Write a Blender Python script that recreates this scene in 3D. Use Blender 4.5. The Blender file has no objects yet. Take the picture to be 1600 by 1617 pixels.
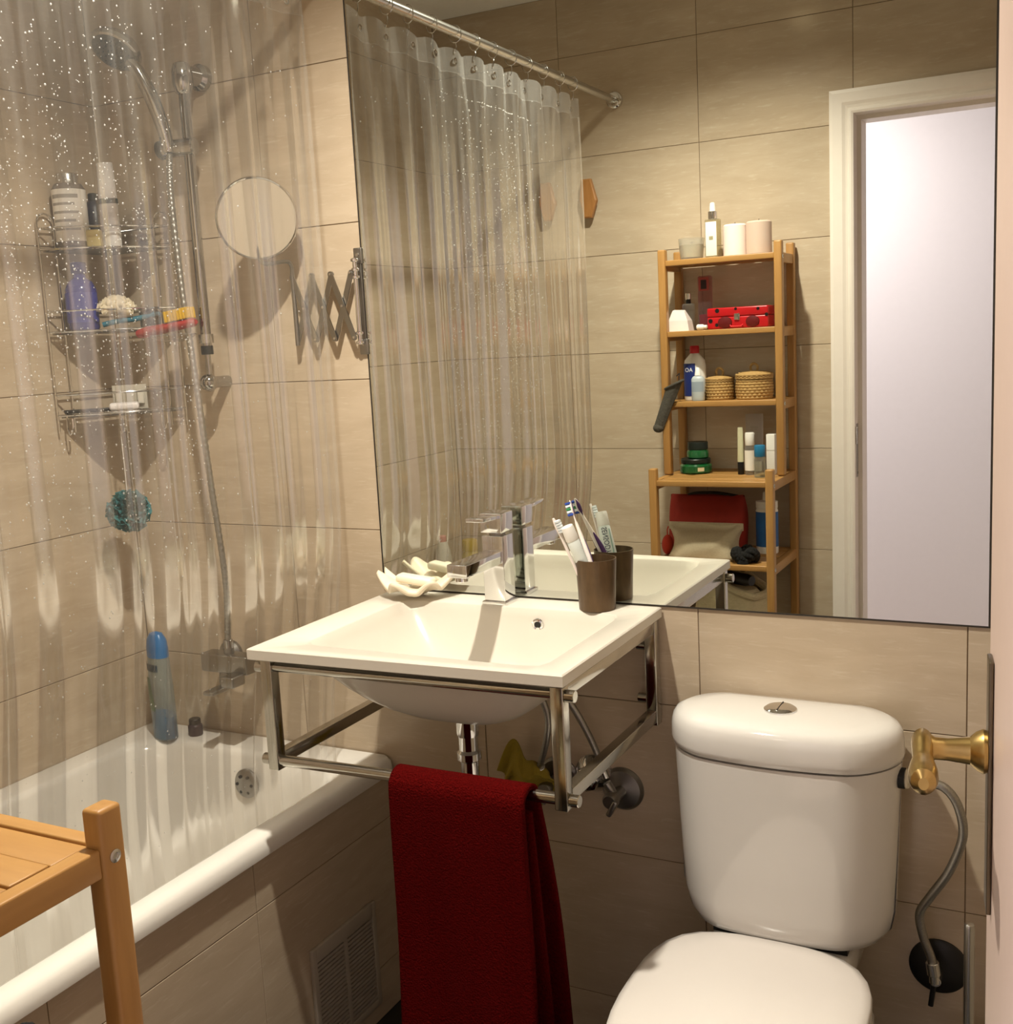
import bpy, bmesh, math, random
from mathutils import Vector, Matrix
sc = bpy.context.scene
C = sc.collection
PI = math.pi
rnd = random.Random(7)

# ------------------------------------------------------------------ camera, world, light, exposure
CAM = (1.9212, -1.8518, 1.466)
YAW, PITCH, ROLL, FPX = -0.4833, -0.1537, -0.0526, 1782.99
fw = Vector((math.sin(YAW)*math.cos(PITCH), math.cos(YAW)*math.cos(PITCH), math.sin(PITCH)))
rt = Vector((math.cos(YAW), -math.sin(YAW), 0)); up = rt.cross(fw)
rt2 = math.cos(ROLL)*rt + math.sin(ROLL)*up; up2 = -math.sin(ROLL)*rt + math.cos(ROLL)*up
cd = bpy.data.cameras.new('camera'); co = bpy.data.objects.new('camera', cd); C.objects.link(co)
cd.sensor_fit = 'HORIZONTAL'; cd.sensor_width = 36; cd.lens = FPX/1600*36; cd.clip_start = .01
M = Matrix.Identity(4)
for i in range(3): M[i][0], M[i][1], M[i][2], M[i][3] = rt2[i], up2[i], -fw[i], CAM[i]
co.matrix_world = M; sc.camera = co

w = bpy.data.worlds.new('world'); sc.world = w; w.use_nodes = True
w.node_tree.nodes['Background'].inputs[0].default_value = (.9, .8, .7, 1)
w.node_tree.nodes['Background'].inputs[1].default_value = .02
sc.view_settings.view_transform = 'Standard'; sc.view_settings.look = 'None'
sc.view_settings.gamma = 1; sc.view_settings.exposure = 0.0; sc.view_settings.use_curve_mapping = False
sc.cycles.use_denoising = True
sc.cycles.max_bounces = 18; sc.cycles.diffuse_bounces = 3; sc.cycles.glossy_bounces = 12
sc.cycles.transparent_max_bounces = 24; sc.cycles.sample_clamp_indirect = 12; sc.cycles.blur_glossy = .3

LAMP = (1.02, -.73, 2.468)
sp = bpy.data.lights.new('downlight_bulb', 'SPOT'); so = bpy.data.objects.new('downlight_bulb', sp); C.objects.link(so)
so.location = LAMP; sp.energy = 145; sp.color = (1, .935, .80); sp.spot_size = math.radians(144); sp.spot_blend = .75
sp.shadow_soft_size = .028
hl = bpy.data.lights.new('hall_bulb', 'AREA'); ho = bpy.data.objects.new('hall_bulb', hl); C.objects.link(ho)
HALL = (.78, -2.20, 2.442)
ho.location = HALL; hl.shape = 'DISK'; hl.size = .22; hl.energy = 24.5; hl.color = (1, .93, .95)

# ------------------------------------------------------------------ materials
def lin(h):
    h = h.lstrip('#'); v = [int(h[i:i+2], 16)/255 for i in (0, 2, 4)]
    return tuple(x/12.92 if x <= .04045 else ((x+.055)/1.055)**2.4 for x in v) + (1,)
MATS = {}
def mat(name, col='#808080', rough=.5, metal=0, var=.08, scale=40, bump=0, trans=0, ior=1.45, coat=0, alpha=1, sheen=0, stretch=(1, 1, 1), emit=None, sss=0, spec=.5, bdist=.002):
    if name in MATS: return MATS[name]
    m = bpy.data.materials.new(name); m.use_nodes = True; MATS[name] = m
    nt = m.node_tree; b = nt.nodes['Principled BSDF']
    c = lin(col) if isinstance(col, str) else tuple(col)+(1,)
    tc = nt.nodes.new('ShaderNodeTexCoord'); mp = nt.nodes.new('ShaderNodeMapping'); mp.inputs[3].default_value = stretch
    nz = nt.nodes.new('ShaderNodeTexNoise'); nz.inputs['Scale'].default_value = scale; nz.inputs['Detail'].default_value = 4
    nt.links.new(tc.outputs['Object'], mp.inputs[0]); nt.links.new(mp.outputs[0], nz.inputs[0])
    mx = nt.nodes.new('ShaderNodeMix'); mx.data_type = 'RGBA'
    mx.inputs[6].default_value = tuple(max(0, x*(1-var)) for x in c[:3])+(1,)
    mx.inputs[7].default_value = tuple(min(1, x*(1+var)) for x in c[:3])+(1,)
    nt.links.new(nz.outputs[0], mx.inputs[0]); nt.links.new(mx.outputs[2], b.inputs['Base Color'])
    b.inputs['Roughness'].default_value = rough; b.inputs['Metallic'].default_value = metal
    b.inputs['IOR'].default_value = ior; b.inputs['Transmission Weight'].default_value = trans
    b.inputs['Coat Weight'].default_value = coat; b.inputs['Alpha'].default_value = alpha
    b.inputs['Sheen Weight'].default_value = sheen; b.inputs['Specular IOR Level'].default_value = spec
    if sss: b.inputs['Subsurface Weight'].default_value = sss; b.inputs['Subsurface Radius'].default_value = (.01, .006, .004)
    if emit: b.inputs['Emission Color'].default_value = lin(emit[0]); b.inputs['Emission Strength'].default_value = emit[1]
    if bump:
        bp = nt.nodes.new('ShaderNodeBump'); bp.inputs['Strength'].default_value = bump; bp.inputs['Distance'].default_value = bdist
        nt.links.new(nz.outputs[0], bp.inputs['Height']); nt.links.new(bp.outputs[0], b.inputs['Normal'])
    return m

def tile_material():
    m = bpy.data.materials.new('travertine_tile'); m.use_nodes = True; nt = m.node_tree; b = nt.nodes['Principled BSDF']
    N = nt.nodes.new; L = nt.links.new
    tc = N('ShaderNodeTexCoord'); oi = N('ShaderNodeObjectInfo')
    mul = N('ShaderNodeVectorMath'); mul.operation = 'SCALE'; mul.inputs[0].default_value = (13, 7, 29); L(oi.outputs['Random'], mul.inputs[3])
    add = N('ShaderNodeVectorMath'); add.operation = 'ADD'; L(tc.outputs['Object'], add.inputs[0]); L(mul.outputs[0], add.inputs[1])
    def noise(stretch, scale, detail, dist=0):
        mp = N('ShaderNodeMapping'); mp.inputs[3].default_value = stretch; L(add.outputs[0], mp.inputs[0])
        n = N('ShaderNodeTexNoise'); n.inputs['Scale'].default_value = scale; n.inputs['Detail'].default_value = detail
        n.inputs['Roughness'].default_value = .6; n.inputs['Distortion'].default_value = dist; L(mp.outputs[0], n.inputs[0]); return n
    n1 = noise((1, 1, 4.5), 5, 6, .6); n2 = noise((1, 1, 7), 22, 6, .3); n3 = noise((1, 1, 1), 3, 3)
    r1 = N('ShaderNodeValToRGB'); r1.color_ramp.elements[0].position = .33; r1.color_ramp.elements[1].position = .7
    r1.color_ramp.elements[0].color = lin('#beac94'); r1.color_ramp.elements[1].color = lin('#cbbaa3'); L(n1.outputs[0], r1.inputs[0])
    r2 = N('ShaderNodeValToRGB'); r2.color_ramp.elements[0].position = .55; r2.color_ramp.elements[1].position = .74
    r2.color_ramp.elements[0].color = (0, 0, 0, 1); r2.color_ramp.elements[1].color = (.55, .55, .55, 1); L(n2.outputs[0], r2.inputs[0])
    mx = N('ShaderNodeMix'); mx.data_type = 'RGBA'; L(r2.outputs[0], mx.inputs[0]); L(r1.outputs[0], mx.inputs[6]); mx.inputs[7].default_value = lin('#d7cab5')
    r3 = N('ShaderNodeValToRGB'); r3.color_ramp.elements[0].position = .3; r3.color_ramp.elements[1].position = .7
    r3.color_ramp.elements[0].color = (.93, .93, .93, 1); r3.color_ramp.elements[1].color = (1.04, 1.03, 1.02, 1); L(n3.outputs[0], r3.inputs[0])
    m2 = N('ShaderNodeMix'); m2.data_type = 'RGBA'; m2.blend_type = 'MULTIPLY'; m2.inputs[0].default_value = 1; L(mx.outputs[2], m2.inputs[6]); L(r3.outputs[0], m2.inputs[7])
    L(m2.outputs[2], b.inputs['Base Color']); b.inputs['Roughness'].default_value = .16; b.inputs['IOR'].default_value = 1.5
    bp = N('ShaderNodeBump'); bp.inputs['Strength'].default_value = .04; bp.inputs['Distance'].default_value = .002; L(n2.outputs[0], bp.inputs['Height']); L(bp.outputs[0], b.inputs['Normal'])
    return m
TILE = tile_material()
GROUT = mat('grout', '#77644e', .9)
PLASTER = mat('white_plaster', '#e9e6e0', .9, var=.02)
HALLPAINT = mat('hall_paint', '#eee9ea', .85, var=.02)
FRAMEPAINT = mat('door_frame_paint', '#efe6dc', .4, var=.03)
DOORPAINT = mat('door_paint', '#c9b3a8', .45, var=.03)
FLOORM = mat('dark_floor', '#2b2a26', .4, var=.3, scale=8)
CHROME = mat('chrome', (.74, .74, .74), .07, 1, var=.02)
STAND = mat('stand_chrome', (.50, .48, .43), .14, 1, var=.12, scale=15)
SHOWER = mat('shower_chrome', (.46, .45, .43), .1, 1, var=.05)
STEEL = mat('brushed_steel', (.62, .62, .6), .25, 1, var=.05)
DARKSTEEL = mat('dull_grey_metal', (.34, .33, .31), .34, 1, var=.06)
RUBBER = mat('black_rubber', '#151413', .6)
CERAMIC = mat('white_ceramic', '#dedad5', .08, var=.01, coat=.4)
ENAMEL = mat('white_enamel', '#ece8e0', .12, var=.01, coat=.3)
RESIN = mat('white_resin', '#d6cfc3', .22, var=.01)
BRASS = mat('aged_brass', (.52, .37, .14), .28, 1, var=.25, scale=60)
BLACK = mat('black_plastic', '#121214', .35)
WHITEP = mat('white_plastic', '#efece6', .35, var=.02)
HOSE = mat('braided_hose', (.36, .35, .32), .42, 1, var=.35, scale=500)

def wood(name, c0, c1, stretch):
    m = mat(name, c0, .42, scale=6, stretch=stretch, var=.0, coat=.15); nt = m.node_tree
    mx = [n for n in nt.nodes if n.type == 'MIX'][0]; mx.inputs[6].default_value = lin(c0); mx.inputs[7].default_value = lin(c1); return m
BAM_X = wood('bamboo_along_x', '#b98c50', '#a0743e', (2, 18, 18))
BAM_Y = wood('bamboo_along_y', '#b98c50', '#a0743e', (18, 2, 18))
BAM_Z = wood('bamboo_upright', '#b88b50', '#9c703b', (18, 18, 2))
HOOKWOOD = wood('oak_hook', '#b98550', '#94622f', (20, 20, 3))

def mirror_material():
    m = bpy.data.materials.new('mirror_glass'); m.use_nodes = True; nt = m.node_tree; b = nt.nodes['Principled BSDF']
    b.inputs['Metallic'].default_value = 1; b.inputs['Roughness'].default_value = 0; b.inputs['Base Color'].default_value = (.765, .79, .74, 1)
    return m
MIRROR = mirror_material()

def thin_plastic(name, milky, tint, streak):
    """clear soft vinyl: straight-through transparency, a fresnel gloss and a trace of milkiness in running-water streaks"""
    m = bpy.data.materials.new(name); m.use_nodes = True; nt = m.node_tree; nt.nodes.remove(nt.nodes['Principled BSDF'])
    N = nt.nodes.new; L = nt.links.new; out = nt.nodes['Material Output']
    tr = N('ShaderNodeBsdfTransparent'); tr.inputs[0].default_value = tint
    gl = N('ShaderNodeBsdfGlossy'); gl.inputs[0].default_value = (1, 1, 1, 1); gl.inputs['Roughness'].default_value = .15
    df = N('ShaderNodeBsdfDiffuse'); df.inputs[0].default_value = (.80, .80, .78, 1)
    tl = N('ShaderNodeBsdfTranslucent'); tl.inputs[0].default_value = (.80, .79, .76, 1)
    dm = N('ShaderNodeMixShader'); dm.inputs[0].default_value = .5; L(df.outputs[0], dm.inputs[1]); L(tl.outputs[0], dm.inputs[2])
    f0 = N('ShaderNodeFresnel'); f0.inputs[0].default_value = 1.42
    fr = N('ShaderNodeMath'); fr.operation = 'MULTIPLY'; fr.inputs[1].default_value = .3; L(f0.outputs[0], fr.inputs[0])
    tc = N('ShaderNodeTexCoord'); mp = N('ShaderNodeMapping'); mp.inputs[3].default_value = (1, 16, .9); L(tc.outputs['Object'], mp.inputs[0])
    nz = N('ShaderNodeTexNoise'); nz.inputs['Scale'].default_value = 2.2; nz.inputs['Detail'].default_value = 5; L(mp.outputs[0], nz.inputs[0])
    rp = N('ShaderNodeMapRange'); rp.inputs[1].default_value = .48; rp.inputs[2].default_value = .72; rp.inputs[3].default_value = milky; rp.inputs[4].default_value = milky+streak; L(nz.outputs[0], rp.inputs[0])
    lw = N('ShaderNodeLayerWeight'); lw.inputs[0].default_value = .35
    ad = N('ShaderNodeMath'); ad.operation = 'MULTIPLY_ADD'; ad.inputs[1].default_value = .16; L(lw.outputs['Facing'], ad.inputs[0]); L(rp.outputs[0], ad.inputs[2])
    p2 = N('ShaderNodeMath'); p2.operation = 'MINIMUM'; p2.inputs[1].default_value = .6; L(ad.outputs[0], p2.inputs[0])
    m1 = N('ShaderNodeMixShader'); L(p2.outputs[0], m1.inputs[0]); L(tr.outputs[0], m1.inputs[1]); L(dm.outputs[0], m1.inputs[2])
    m2 = N('ShaderNodeMixShader'); L(fr.outputs[0], m2.inputs[0]); L(m1.outputs[0], m2.inputs[1]); L(gl.outputs[0], m2.inputs[2])
    L(m2.outputs[0], out.inputs[0]); return m
VINYL = thin_plastic('clear_vinyl', .042, (.975, .97, .96, 1), .12)
HEM = thin_plastic('vinyl_hem', .13, (.96, .95, .93, 1), .05)
DROP = thin_plastic('water_drop', .55, (1, 1, 1, 1), .1)  # milky white stands in for the glint of light refracted by beads
def clear(name, tint, milky=.04): return thin_plastic(name, milky, tint, .02)

# ------------------------------------------------------------------ geometry helpers
def rrect(x0, x1, y0, y1, r, n=6):
    pts = []
    for cx, cy, a0 in ((x1-r, y1-r, 0), (x0+r, y1-r, 90), (x0+r, y0+r, 180), (x1-r, y0+r, 270)):
        for i in range(n+1):
            a = math.radians(a0+90*i/n); pts.append((cx+r*math.cos(a), cy+r*math.sin(a)))
    return pts
class G:
    def __init__(s): s.v = []; s.f = []
    def add(s, v, f, M=None):
        o = len(s.v); s.v += [tuple(M @ Vector(p)) if M else tuple(p) for p in v]; s.f += [tuple(i+o for i in q) for q in f]; return s
    def box(s, c, d, bev=0, M=None):
        x, y, z = (k/2 for k in d)
        if not bev:
            v = [(a*x, b*y, e*z) for a in (-1, 1) for b in (-1, 1) for e in (-1, 1)]
            f = [(0, 1, 3, 2), (4, 6, 7, 5), (0, 4, 5, 1), (2, 3, 7, 6), (0, 2, 6, 4), (1, 5, 7, 3)]
        else:
            bm = bmesh.new(); bmesh.ops.create_cube(bm, size=1)
            for q in bm.verts: q.co = Vector((q.co.x*d[0], q.co.y*d[1], q.co.z*d[2]))
            bmesh.ops.bevel(bm, geom=bm.edges[:], offset=min(bev, .49*min(d)), segments=3, affect='EDGES', profile=.5)
            bm.verts.index_update(); v = [tuple(q.co) for q in bm.verts]; f = [tuple(q.index for q in p.verts) for p in bm.faces]; bm.free()
        T = Matrix.Translation(c); return s.add(v, f, T @ M if M else T)
    def b(s, x0, x1, y0, y1, z0, z1, bev=0): return s.box(((x0+x1)/2, (y0+y1)/2, (z0+z1)/2), (abs(x1-x0), abs(y1-y0), abs(z1-z0)), bev)
    def lathe(s, prof, n=28, M=None, sx=1, sy=1, cap=True):
        v = []; f = []
        for r, z in prof:
            for i in range(n):
                a = 2*PI*i/n; v.append((r*math.cos(a)*sx, r*math.sin(a)*sy, z))
        for k in range(len(prof)-1):
            for i in range(n):
                j = (i+1) % n; f.append((k*n+i, k*n+j, (k+1)*n+j, (k+1)*n+i))
        if cap: f.append(tuple(range(n-1, -1, -1))); f.append(tuple((len(prof)-1)*n+i for i in range(n)))
        return s.add(v, f, M)
    def tube(s, pts, r, n=10, closed=False, rfun=None):
        P = [Vector(p) for p in pts]; N = len(P); v = []; f = []; prev = None
        for k in range(N):
            if closed: t = P[(k+1) % N]-P[k-1]
            else: t = P[min(k+1, N-1)]-P[max(k-1, 0)]
            t.normalize()
            if prev is None:
                a = Vector((0, 0, 1)) if abs(t.z) < .9 else Vector((1, 0, 0)); u = t.cross(a).normalized()
            else: u = (prev - t*prev.dot(t)).normalized()
            prev = u; w_ = t.cross(u); rr = rfun(k/(N-1)) if rfun else r
            for i in range(n):
                a = 2*PI*i/n; v.append(P[k]+(u*math.cos(a)+w_*math.sin(a))*rr)
        for k in range(N if closed else N-1):
            for i in range(n):
                j = (i+1) % n; k2 = (k+1) % N; f.append((k*n+i, k*n+j, k2*n+j, k2*n+i))
        if not closed: f.append(tuple(range(n-1, -1, -1))); f.append(tuple((N-1)*n+i for i in range(n)))
        return s.add(v, f)
    def cyl(s, a, b_, r, n=20, bev=0):
        a = Vector(a); b_ = Vector(b_); d = b_-a; h = d.length
        M = Matrix.Translation(a) @ d.to_track_quat('Z', 'Y').to_matrix().to_4x4()
        p = [(r, 0), (r, h)] if not bev else [(r-bev, 0), (r, bev), (r, h-bev), (r-bev, h)]
        return s.lathe(p, n, M)
    def loft(s, rings, cap0=True, cap1=True, closed=True):
        n = len(rings[0]); v = [p for r in rings for p in r]; f = []
        for k in range(len(rings)-1):
            for i in range(n if closed else n-1):
                j = (i+1) % n; f.append((k*n+i, k*n+j, (k+1)*n+j, (k+1)*n+i))
        if cap0: f.append(tuple(range(n-1, -1, -1)))
        if cap1: f.append(tuple((len(rings)-1)*n+i for i in range(n)))
        return s.add(v, f)
    def prism(s, out, z0, z1, M=None, inset=0):
        n = len(out); v = [(x, y, z0) for x, y in out]+[(x, y, z1) for x, y in out]
        f = [tuple(range(n-1, -1, -1)), tuple(range(n, 2*n))]+[(i, (i+1) % n, n+(i+1) % n, n+i) for i in range(n)]
        return s.add(v, f, M)
    def grid(s, fn, nu, nv, wrap=False):
        v = [fn(i/nu, j/nv) for j in range(nv+1) for i in range(nu+1)]
        f = [(j*(nu+1)+i, j*(nu+1)+i+1, (j+1)*(nu+1)+i+1, (j+1)*(nu+1)+i) for j in range(nv) for i in range(nu)]
        return s.add(v, f)
    def sphere(s, c, r, n=16, m=10, sc_=(1, 1, 1)):
        return s.lathe([(max(1e-4, r*math.sin(PI*k/m)), -r*math.cos(PI*k/m)) for k in range(m+1)], n, Matrix.Translation(c) @ Matrix.Diagonal((*sc_, 1)), cap=False)
    def shift(s, d): s.v = [(x+d[0], y+d[1], z+d[2]) for x, y, z in s.v]; return s
def mesh(name, g, m, smooth=True, ang=35):
    me = bpy.data.meshes.new(name); me.from_pydata(g.v, [], g.f)
    bm = bmesh.new(); bm.from_mesh(me); bmesh.ops.recalc_face_normals(bm, faces=bm.faces[:]); bm.to_mesh(me); bm.free()
    if m: me.materials.append(m)
    if smooth: me.shade_smooth() if hasattr(me, 'shade_smooth') else None; me.set_sharp_from_angle(angle=math.radians(ang))
    return me
def tag(o, label=None, cat=None, group=None, kind=None):
    for k, v in (('label', label), ('category', cat), ('group', group), ('kind', kind)):
        if v: o[k] = v
    return o
def obj(name, g, m, parent=None, loc=(0, 0, 0), rz=0, smooth=True, ang=35):
    o = bpy.data.objects.new(name, g if isinstance(g, bpy.types.Mesh) else mesh(name, g, m, smooth, ang)); C.objects.link(o)
    o.parent = parent; o.location = loc; o.rotation_euler = (0, 0, rz); return o
def thing(name, label, cat, loc=(0, 0, 0), rz=0, group=None):
    o = bpy.data.objects.new(name, None); C.objects.link(o); o.empty_display_size = .02
    o.location = loc; o.rotation_euler = (0, 0, rz); return tag(o, label, cat, group)
def wpart(name, g, m, t, sub=None, **k):          # geometry given in world coordinates, thing not rotated
    l = t.location; g.shift((-l[0], -l[1], -l[2])); return obj(name, g, m, sub or t, **k)
def struct(name, g, m, **k): return tag(obj(name, g, m, **k), kind='structure')
def textmesh(s, size, fn):
    cu = bpy.data.curves.new('t', 'FONT'); cu.body = s; cu.size = size; cu.align_x = 'CENTER'; cu.align_y = 'CENTER'; cu.resolution_u = 3
    o = bpy.data.objects.new('t', cu); C.objects.link(o); dg = bpy.context.evaluated_depsgraph_get(); dg.update()
    me = bpy.data.meshes.new_from_object(o.evaluated_get(dg))
    g = G(); g.v = [tuple(fn(v.co.x, v.co.y)) for v in me.vertices]; g.f = [tuple(p.vertices) for p in me.polygons]
    bpy.data.objects.remove(o); bpy.data.curves.remove(cu); bpy.data.meshes.remove(me); return g

# ------------------------------------------------------------------ room shell
D = -1.475; ZC = 2.478; ZF = .09; XR = 2.06; TW, TH, TZ = .4388, .30, .7983
OPX0, OPX1, OPZ = 1.318, 1.937, 2.022          # door opening
TCACHE = {}
def tile_mesh(w_, h_):
    k = (round(w_, 3), round(h_, 3))
    if k not in TCACHE:
        e = .0007; g = G()
        def ring(i, y): return [(i, y, i), (w_-i, y, i), (w_-i, y, h_-i), (i, y, h_-i)]
        g.loft([ring(e, 0), ring(0, e), ring(0, .008)], True, False)
        TCACHE[k] = mesh('tile', g, TILE, smooth=False)
    return TCACHE[k]
def tile_wall(par, org, rz, u0, u1, z0, z1, hole=None, ustart=0):
    """tiles on a wall; local u runs along the wall, front face looks along local -y"""
    ca, sa = math.cos(rz), math.sin(rz); gap = .0008
    zs = [z0]+[TZ+TH*k for k in range(-3, 7) if z0+.02 < TZ+TH*k < z1-.02]+[z1]
    us = [u0]+[ustart+TW*k for k in range(-9, 9) if u0+.02 < ustart+TW*k < u1-.02]+[u1]
    for a, b_ in zip(us, us[1:]):
        for c, d in zip(zs, zs[1:]):
            rects = [(a, b_, c, d)]
            if hole and a < hole[1] and b_ > hole[0] and c < hole[3] and d > hole[2]:
                h0, h1, k0, k1 = hole; rects = []
                if a < h0-.01: rects.append((a, h0, c, d))
                if b_ > h1+.01: rects.append((h1, b_, c, d))
                if d > k1+.01: rects.append((max(a, h0), min(b_, h1), k1, d))
            for p, q, r, s in rects:
                if q-p < .015 or s-r < .015: continue
                obj('tile', tile_mesh(q-p-2*gap, s-r-2*gap), None, par, (org[0]+ca*(p+gap), org[1]+sa*(p+gap), r+gap), rz)
wall_back = struct('wall_back', G().b(-.1, XR+.1, .0016, .1, 0, ZC), GROUT)
tile_wall(wall_back, (0, 0, 0), 0, 0, XR, ZF, ZC)
wall_left = struct('wall_left', G().b(-.1, -.0016, D-.12, .0016, 0, ZC), GROUT)
tile_wall(wall_left, (0, 0, 0), PI/2, D, 0, ZF, ZC)
wall_right = struct('wall_right', G().b(XR+.0016, XR+.1, D, .0016, 0, ZC), GROUT)
tile_wall(wall_right, (XR, 0, 0), -PI/2, 0, -D, ZF, ZC)
g = G().b(-.1, OPX0-.022, D-.12, D-.0016, 0, ZC).b(OPX1+.022, 2.9, D-.12, D-.0016, 0, ZC).b(OPX0-.022, OPX1+.022, D-.12, D-.0016, OPZ+.022, ZC)
wall_front = struct('wall_front', g, GROUT)
tile_wall(wall_front, (0, D, 0), PI, -XR, 0, ZF, ZC, hole=(-OPX1-.03, -3*TW, 0, OPZ+.03))
struct('floor', G().b(-.1, 3, D-.06, .1, -.05, ZF), FLOORM)
struct('floor_hall', G().b(-.1, 3, -3.2, D-.06, -.05, ZF), mat('hall_floor', '#d8c6b4', .4, var=.06, scale=5))  # unseen floor, made pale so its bounce brightens the lower hall wall
struct('ceiling', G().b(-.1, 3, -3.2, .1, ZC, ZC+.08), PLASTER)
# hall behind the doorway
struct('wall_hall', G().b(-.1, 3, -2.95, -2.85, 0, ZC), HALLPAINT)
struct('wall_hall_side', G().b(2.9, 3, -2.85, D-.12, 0, ZC), HALLPAINT)
struct('wall_hall_end', G().b(-.1, 0, -2.85, D-.12, 0, ZC), HALLPAINT)
struct('wall_hall_front', G().b(-.1, OPX0-.02, D-.128, D-.1205, 0, ZC).b(OPX1+.02, 2.9, D-.128, D-.1205, 0, ZC).b(OPX0-.02, OPX1+.02, D-.128, D-.1205, OPZ+.02, ZC), HALLPAINT)
# door frame: lining, stop and moulded casings
yb = D-.128
g = G()
g.b(OPX0-.0215, OPX0, yb, D-.002, ZF, OPZ+.0215).b(OPX1, OPX1+.0215, yb, D-.002, ZF, OPZ+.0215).b(OPX0, OPX1, yb, D-.002, OPZ, OPZ+.0215)
lin_ = struct('trim_1', g, FRAMEPAINT)
stop = obj('door_stop', G().b(OPX0, OPX0+.012, yb+.01, D-.045, ZF, OPZ).b(OPX0+.012, OPX1, yb+.01, D-.045, OPZ-.012, OPZ), FRAMEPAINT, lin_)
def casing(y0, sg):
    """moulded casing round the opening, profile stepped from the opening outward"""
    prof = [(0, 0), (0, .008), (.006, .011), (.012, .011), (.014, .007), (.022, .009), (.03, .013), (.055, .014), (.064, .012), (.064, 0)]
    g = G()
    rings = []
    for o, t in prof:
        rings.append([(OPX0-o, y0+sg*t, ZF), (OPX0-o, y0+sg*t, OPZ+o), (OPX1+o, y0+sg*t, OPZ+o), (OPX1+o, y0+sg*t, ZF)])
    return g.loft(rings, False, False, closed=False)
struct('trim_2', casing(D, 1), FRAMEPAINT, smooth=False)
struct('trim_3', casing(yb, -1), DOORPAINT, smooth=False)
t = thing('strike_plate', 'dull metal strike plate let into the white door jamb', 'strike plate', (OPX0+.0005, D-.026, 1.09))
obj('plate', G().box((0, 0, 0), (.0025, .022, .155), .001), DARKSTEEL, t)
obj('lip', G().box((.001, .015, .045), (.004, .016, .05), .001), STEEL, t)
for z in (-.065, .065): obj('screw', G().cyl((.001, 0, z), (.003, 0, z), .004), STEEL, t)
# open door leaf, swung into the room, with its lever handle
a = math.atan2(.088, .625); DL = .631
t = thing('bathroom_door', 'open pale pink-white door leaf swung in beside the toilet', 'door', (OPX1, D, ZF+.008), a)
obj('leaf', G().b(.0, .036, .003, DL, 0, 1.92, .002), DOORPAINT, t)
hz = 1.108-ZF-.008; hy = DL-.038
hp = obj('handle_plate', G().b(-.004, -.0002, hy-.014, hy+.014, hz-.137, hz+.080, .001), mat('dark_bronze', (.16, .13, .09), .35, 1, var=.2), t)
h = G(); M = Matrix.Translation((-.004, hy, hz)) @ Matrix.Rotation(-PI/2, 4, 'Y')
h.lathe([(.0175, 0), (.0185, .003), (.016, .008), (.0115, .013), (.0095, .03), (.0095, .040), (.012, .044), (.012, .049), (.009, .052)], 24, M)
hd = obj('lever_neck', h, BRASS, t)
rings = []
for y, z, wx, wz in ((.012, .001, .006, .010), (.002, .003, .009, .0135), (-.014, .002, .0085, .0125), (-.026, -.001, .008, .0095), (-.036, -.003, .010, .0115), (-.047, -.004, .0115, .013), (-.060, -.003, .0115, .0135), (-.070, -.002, .0095, .011), (-.075, -.002, .004, .005)):
    rings.append([(-.054+wx*math.cos(2*PI*i/18), hy+y, hz+z+wz*math.sin(2*PI*i/18)) for i in range(18)])
obj('lever', G().loft(rings), BRASS, t)

# downlight fixture
t = thing('downlight', 'recessed round downlight in the white ceiling', 'lamp', (LAMP[0], LAMP[1], ZC))
obj('ring', G().lathe([(.034, -.0005), (.034, -.003), (.04, -.006), (.053, -.004), (.054, 0)], 36, cap=False), CHROME, t)
obj('lens', G().cyl((0, 0, -.0025), (0, 0, -.0005), .035, 32), mat('lamp_lens', '#fff2dd', .4, emit=('#ffe2b0', 18)), t)
t = thing('hall_ceiling_lamp', 'flat round white lamp on the hall ceiling outside the door', 'lamp', (HALL[0], HALL[1], ZC))
obj('housing', G().lathe([(.13, 0), (.13, -.025), (.122, -.03), (.116, -.03), (.116, -.026)], 40), WHITEP, t)
obj('diffuser', G().cyl((0, 0, -.026), (0, 0, -.030), .115, 40), mat('hall_diffuser', '#ffffff', .5, emit=('#ffe9e4', 6)), t)

# ------------------------------------------------------------------ big wall mirror
t = thing('wall_mirror', 'large frameless wall mirror with a dark cut edge above the basin', 'mirror', (1.226, 0, .983))
MX0, MX1, MZ0, MZ1 = .667, 1.785, .983, 2.44
obj('pane', G().b(MX0-1.226, MX1-1.226, -.003, -.0025, 0, MZ1-MZ0), MIRROR, t, smooth=False)
g = G(); e = .0028
g.b(MX0-1.226-e, MX0-1.226, -.0034, -.0001, -e, MZ1-MZ0+e).b(MX1-1.226, MX1-1.226+e, -.0034, -.0001, -e, MZ1-MZ0+e).b(MX0-1.226, MX1-1.226, -.0034, -.0001, -e, 0).b(MX0-1.226, MX1-1.226, -.0034, -.0001, MZ1-MZ0, MZ1-MZ0+e)
obj('dark_edge', g, mat('mirror_edge', '#2d2720', .6, var=.5, scale=120), t, smooth=False)
obj('backing', G().b(MX0-1.226, MX1-1.226, -.0024, -.0001, 0, MZ1-MZ0), mat('mirror_backing', '#3a332b', .8), t, smooth=False)

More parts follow.
